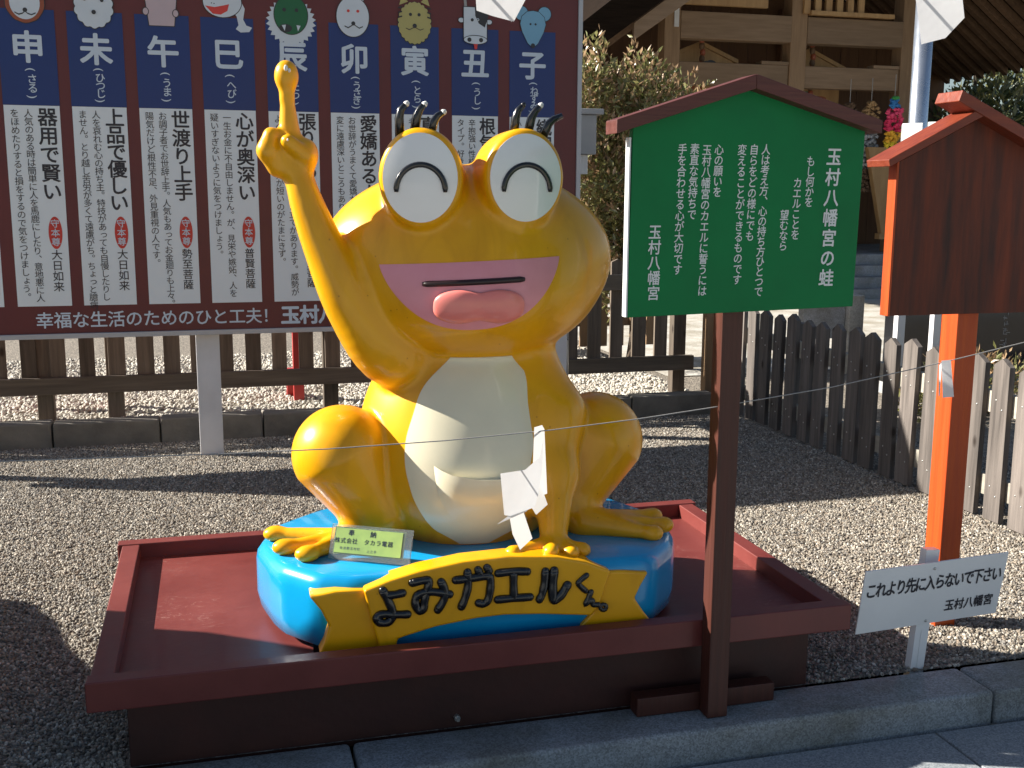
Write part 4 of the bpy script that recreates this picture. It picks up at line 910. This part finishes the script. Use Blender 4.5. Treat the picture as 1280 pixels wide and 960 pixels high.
MB().box(10.26, 10.6, FY-.26, FY-.14, .81, .8995).build('bracket_foot', MT['goldwood'], sb_)
def ema(x0, x1, z0, z1, za, y, lab, seed):
    t = thing('votive_plaque', ((x0+x1)/2, y, z0), lab, 'votive plaque', 'house-shaped votive plaques')
    cx = (x0+x1)/2
    MB().prism_y([(x0, z0), (x1, z0), (x1, z1), (cx, za), (x0, z1)], y, y+.05).build('board', MT['goldwood'], t, .004)
    for a, b_ in (((x0-.08, z1-.03), (cx, za)), ((x1+.08, z1-.03), (cx, za))): MB().prism_y([a, b_, (b_[0], b_[1]+.06), (a[0], a[1]+.06)], y-.03, y+.07).build('edge', MT['goldwood'], t)
    rr = random.Random(seed); mb = MB()
    for i in range(9): mb.add([(p[0], y-.002-.0004*i, p[1]) for p in ring(cx+rr.uniform(-.5, .5)*(x1-x0)*.75, z0+(z1-z0)*rr.uniform(.25, 1.0), rr.uniform(.03, .13), rr.uniform(.03, .08), 14)], [tuple(range(14))], i % 3)
    mb.build('painted_picture', [PM['green'], PM['k'], PM['brown']], t)
ema(6.98, 8.05, 2.75, 3.46, 3.68, FY+.5, 'wide house-shaped votive plaque behind the left opening of the shrine beams', 3)
ema(8.85, 9.95, 2.7, 3.42, 3.66, FY+.6, 'shaded house-shaped votive plaque behind the right opening of the shrine beams', 5)
for x, lab in ((7.45, 'dark twisted bell rope in the left opening of the shrine'), (9.28, 'dark twisted bell rope in the right opening of the shrine')):
    mb = MB()
    for z in np.arange(2.2, 4.1, .09): mb.ball((x+.012*math.sin(z*20), FY+.3, z), (.045, .045, .06), 8, 6, int(z*11) % 2)
    tag(mb.build('bell_rope', [MT['darkwood'], PM['brown']], smooth=True, org=(x, FY+.3, 2.2)), lab, 'rope', 'bell ropes in the shrine')
cc_ = [(.75, .03, .12), (.85, .07, .18), (.85, .45, .03), (.8, .6, .03), (.05, .35, .08), (.03, .2, .5)]
CM = [pbr('folded_paper_%d' % i, c, .7) for i, c in enumerate(cc_)]
def cranes(x, y, z0, z1, mats, lab, seed):
    rr = random.Random(seed); mb = MB()
    for z in np.arange(z0, z1, .028):
        k = int((z-z0)/(z1-z0)*len(mats)) % len(mats)
        wd_ = .10*min(1, (z1-z)/.15)+.02
        for q in range(6):
            cx, cy = x+rr.uniform(-wd_, wd_), y+rr.uniform(-.06, .06)
            mb.add([(cx-.045, cy, z), (cx, cy-.02, z-.03), (cx+.045, cy, z+.005), (cx, cy+.02, z+.035), (cx, cy-.03, z+.02)], [(0,1,4), (1,2,4), (2,3,4), (3,0,4), (0,3,2,1)], k)
    mb.tube([(x, y, z1-.1), (x, y, z1+.35)], .006, 6, len(mats))
    tag(mb.build('paper_crane_string', mats+[MT['rope']], org=(x, y, z0)), lab, 'paper crane string', 'strings of folded paper cranes at the shrine')
dk = [PM['grey'], MT['greybox'], MT['leafdark'], MT['darkwood']]
cranes(10.42, FY-.2, 1.95, 2.93, [CM[4], CM[3], CM[2], CM[0], CM[1], CM[5]], 'rainbow coloured string of folded paper cranes by the shrine post', 1)
cranes(9.72, FY-.1, 1.6, 2.85, dk, 'muted string of paper cranes nearest the green sign roof', 2)
cranes(10.12, FY-.05, 1.55, 2.88, [MT['darkwood'], PM['grey'], MT['greybox'], MT['goldwood']], 'brownish string of paper cranes left of the rainbow one', 4)

sp_ = thing('steel_pole', (5.45, 4.6, 0), 'shiny round steel pole standing behind the orange roofed sign', 'pole')
MB().tube([(5.46, 4.6, -.05), (5.46, 4.6, 3.2)], .068, 20).build('shaft', MT['steel'], sp_, smooth=True)
mb = MB(); mb.box(5.40, 5.52, 4.56, 4.66, 3.2, 3.26); mb.build('cap', MT['steel'], sp_)
for (x0, x1, z1, y0, lab) in ((4.935, 5.10, 1.965, 4.02, 'slim white signboard edge left of the steel pole'), (5.19, 5.55, 1.985, 4.10, 'wide white signboard edge right of the steel pole')):
    t = thing('white_signboard', ((x0+x1)/2, y0, 0), lab, 'signboard', 'white signboards by the steel pole')
    MB().prism_z([(x0, y0), (x0+.09, y0-.10), (x1, y0+.02), (x1-.09, y0+.12)], .9, z1).build('panel', MT['eyewhite'], t, .004)
    MB().box((x0+x1)/2-.03, (x0+x1)/2+.03, y0-.02, y0+.03, -.02, .8995).build('post', MT['legwhite'], t)

bs = thing('black_stone_tablet', (6.0, 4.4, 0), 'polished black stone tablet with faint white inscription behind the right fence', 'stone tablet')
MB().box(5.35, 7.6, 4.5, 4.7, .12, 1.05).build('slab', MT['blackstone'], bs, .01)
MB().box(5.2, 7.75, 4.4, 4.8, -.05, .1195).build('plinth', MT['stepstone'], bs, .01)
rr = random.Random(9); mb = MB()
for cx, n_, sz in ((5.62, 2, .07), (6.30, 7, .055), (6.55, 7, .06), (6.85, 6, .055)):
    for i in range(n_):
        for q in range(6):
            a, b_ = cx+rr.uniform(-.5, .5)*sz, .86-i*.085+rr.uniform(-.5, .5)*sz
            if rr.random() < .5: mb.box(a-.016, a+.016, 4.4975, 4.4995, b_-.002, b_+.002)
            else: mb.box(a-.002, a+.002, 4.4975, 4.4995, b_-.016, b_+.016)
mb.build('inscription', PM['grey'], bs)
st = thing('white_stone_post', (5.2, 5.3, 0), 'short pale stone post left of the black stone tablet', 'post')
MB().box(5.42, 5.56, 5.3, 5.46, -.02, .66).build('shaft', MT['palestone'], st, .008)
MB().box(5.02, 5.415, 5.35, 5.43, .30, .60).build('side_rail', MT['stepstone'], st, .006)

# ================================================================== PLANTS
def leaf_cloud(mb, centres, n, size, rnd, mats=1, up=.35):
    """many folded leaves spread through ellipsoids with uneven density"""
    vs, fs, ms = [], [], []
    tot = sum(c[3]*c[4]*c[5] for c in centres)
    for cx, cy, cz, rx, ry, rz in centres:
        for _ in range(int(n*rx*ry*rz/tot)):
            d = Vector((rnd.gauss(0, 1), rnd.gauss(0, 1), rnd.gauss(0, 1))).normalized(); k = rnd.random()**.33
            k *= .80+.25*math.sin(d.x*7+cx*5)*math.sin(d.z*6+cy*3)*math.cos(d.y*5)+.08*rnd.random()
            p = Vector((cx+d.x*rx*k, cy+d.y*ry*k, cz+d.z*rz*k))
            a = (d*.5+Vector((rnd.uniform(-1, 1), rnd.uniform(-1, 1), rnd.uniform(-.6, 1)+up))).normalized(); b_ = a.cross(Vector((rnd.uniform(-1, 1), rnd.uniform(-1, 1), rnd.uniform(-1, 1)))).normalized(); c = a.cross(b_)
            s_ = size*rnd.uniform(.7, 1.3); o = len(vs)
            vs += [p, p+a*s_*.45+b_*s_*.19+c*s_*.05, p+a*s_, p+a*s_*.45-b_*s_*.19+c*s_*.05]; fs += [(o, o+1, o+2), (o, o+2, o+3)]
            mi = 0 if rnd.random() > .25+.3*max(0, d.z) or mats == 1 else 1; ms += [mi, mi]
    o = len(mb.v); mb.v += [tuple(v) for v in vs]; mb.f += [tuple(i+o for i in f) for f in fs]; mb.m += ms
    return mb
def shrub(name, lab, cat, base, centres, n, size, mats, seed, trunk_h=.9, group=None):
    rnd = random.Random(seed); t = thing(name, base, lab, cat, group)
    leaf_cloud(MB(), centres, n, size, rnd, len(mats)).build('crown', mats, t)
    mb = MB()
    for k in range(5):
        c = centres[k % len(centres)]; b0 = Vector(base)+Vector((rnd.uniform(-.06, .06), rnd.uniform(-.06, .06), -.03)); e = Vector((c[0]+rnd.uniform(-.5, .5)*c[3], c[1]+rnd.uniform(-.4, .4)*c[4], c[2]+.3*c[5]))
        mb.tube([b0, b0.lerp(e, .4)+Vector((rnd.uniform(-.05, .05), 0, .1)), e], [.03*trunk_h, .02*trunk_h, .006], 7)
    mb.build('stem', MT['bark'], t, smooth=True); return t
shrub('leafy_shrub', 'tall sunlit shrub with bronze and green leaves behind the fence corner', 'shrub', (3.7, 6.0, .08),
      [(3.45, 6.0, 1.6, .75, .5, .85), (4.0, 6.1, 2.0, .6, .45, .55), (3.25, 6.0, 2.2, .5, .4, .5), (4.35, 6.1, 2.05, .36, .35, .38), (3.7, 6.0, 1.0, .7, .5, .6), (3.75, 5.9, 2.3, .3, .3, .4), (3.4, 5.9, 2.5, .12, .12, .3)], 23000, .066, [MT['leaf'], MT['leafred']], 4)
shrub('bushy_shrub', 'low green shrub at the foot of the black stone tablet', 'shrub', (5.4, 3.6, 0), [(5.4, 3.6, .22, .5, .3, .25), (4.9, 3.4, .16, .35, .3, .18)], 1600, .06, [MT['leaf'], MT['leafred']], 12, .4)
for i, (x, y, h, lab) in enumerate(((14.6, 15.5, 4.6, 'dark evergreen tree under the right eaves of the shrine'), (17.5, 17.5, 6.5, 'taller dark evergreen tree at the far right behind the shrine'), (13.6, 13.0, 3.0, 'small rounded evergreen by the right end of the shrine'))):
    cs_ = []; rnd = random.Random(30+i)
    for k in range(9): cs_.append((x+rnd.uniform(-1.3, 1.3), y+rnd.uniform(-1, 1), h*rnd.uniform(.35, .95), rnd.uniform(.7, 1.2), rnd.uniform(.7, 1.1), rnd.uniform(.5, .9)))
    shrub('evergreen_tree', lab, 'tree', (x, y, 0), cs_, 7000, .15, [MT['leafdark'], MT['leaf']], 40+i, 4, 'dark evergreens behind the shrine')

# unseen slab added left of view, its outline shaped to shade the platform front
sm_ = thing('shade_slab', (-2.2, 1.3, 0), 'unseen slab added left of the gravel to shade the platform front', 'blocker')
mb = MB(); mb.prism_x([(-.7, .70), (1.78, .70), (1.66, .76), (1.45, .80), (1.22, .88), (1.10, .98), (1.08, 1.30), (.93, 1.62), (.70, 1.95), (.3, 2.15), (-.4, 2.1), (-.7, 1.8)], -1.62, -1.42); mb.build('slab', MT['stepstone'], sm_, .02)
mb = MB(); mb.prism_x([(-1.0, -.05), (2.0, -.05), (1.92, .45), (1.80, .6995), (-.9, .6995)], -1.75, -1.40); mb.build('plinth', MT['stepstone'], sm_, .02)

bpy.data.objects.remove(_fo); bpy.data.curves.remove(_fc)
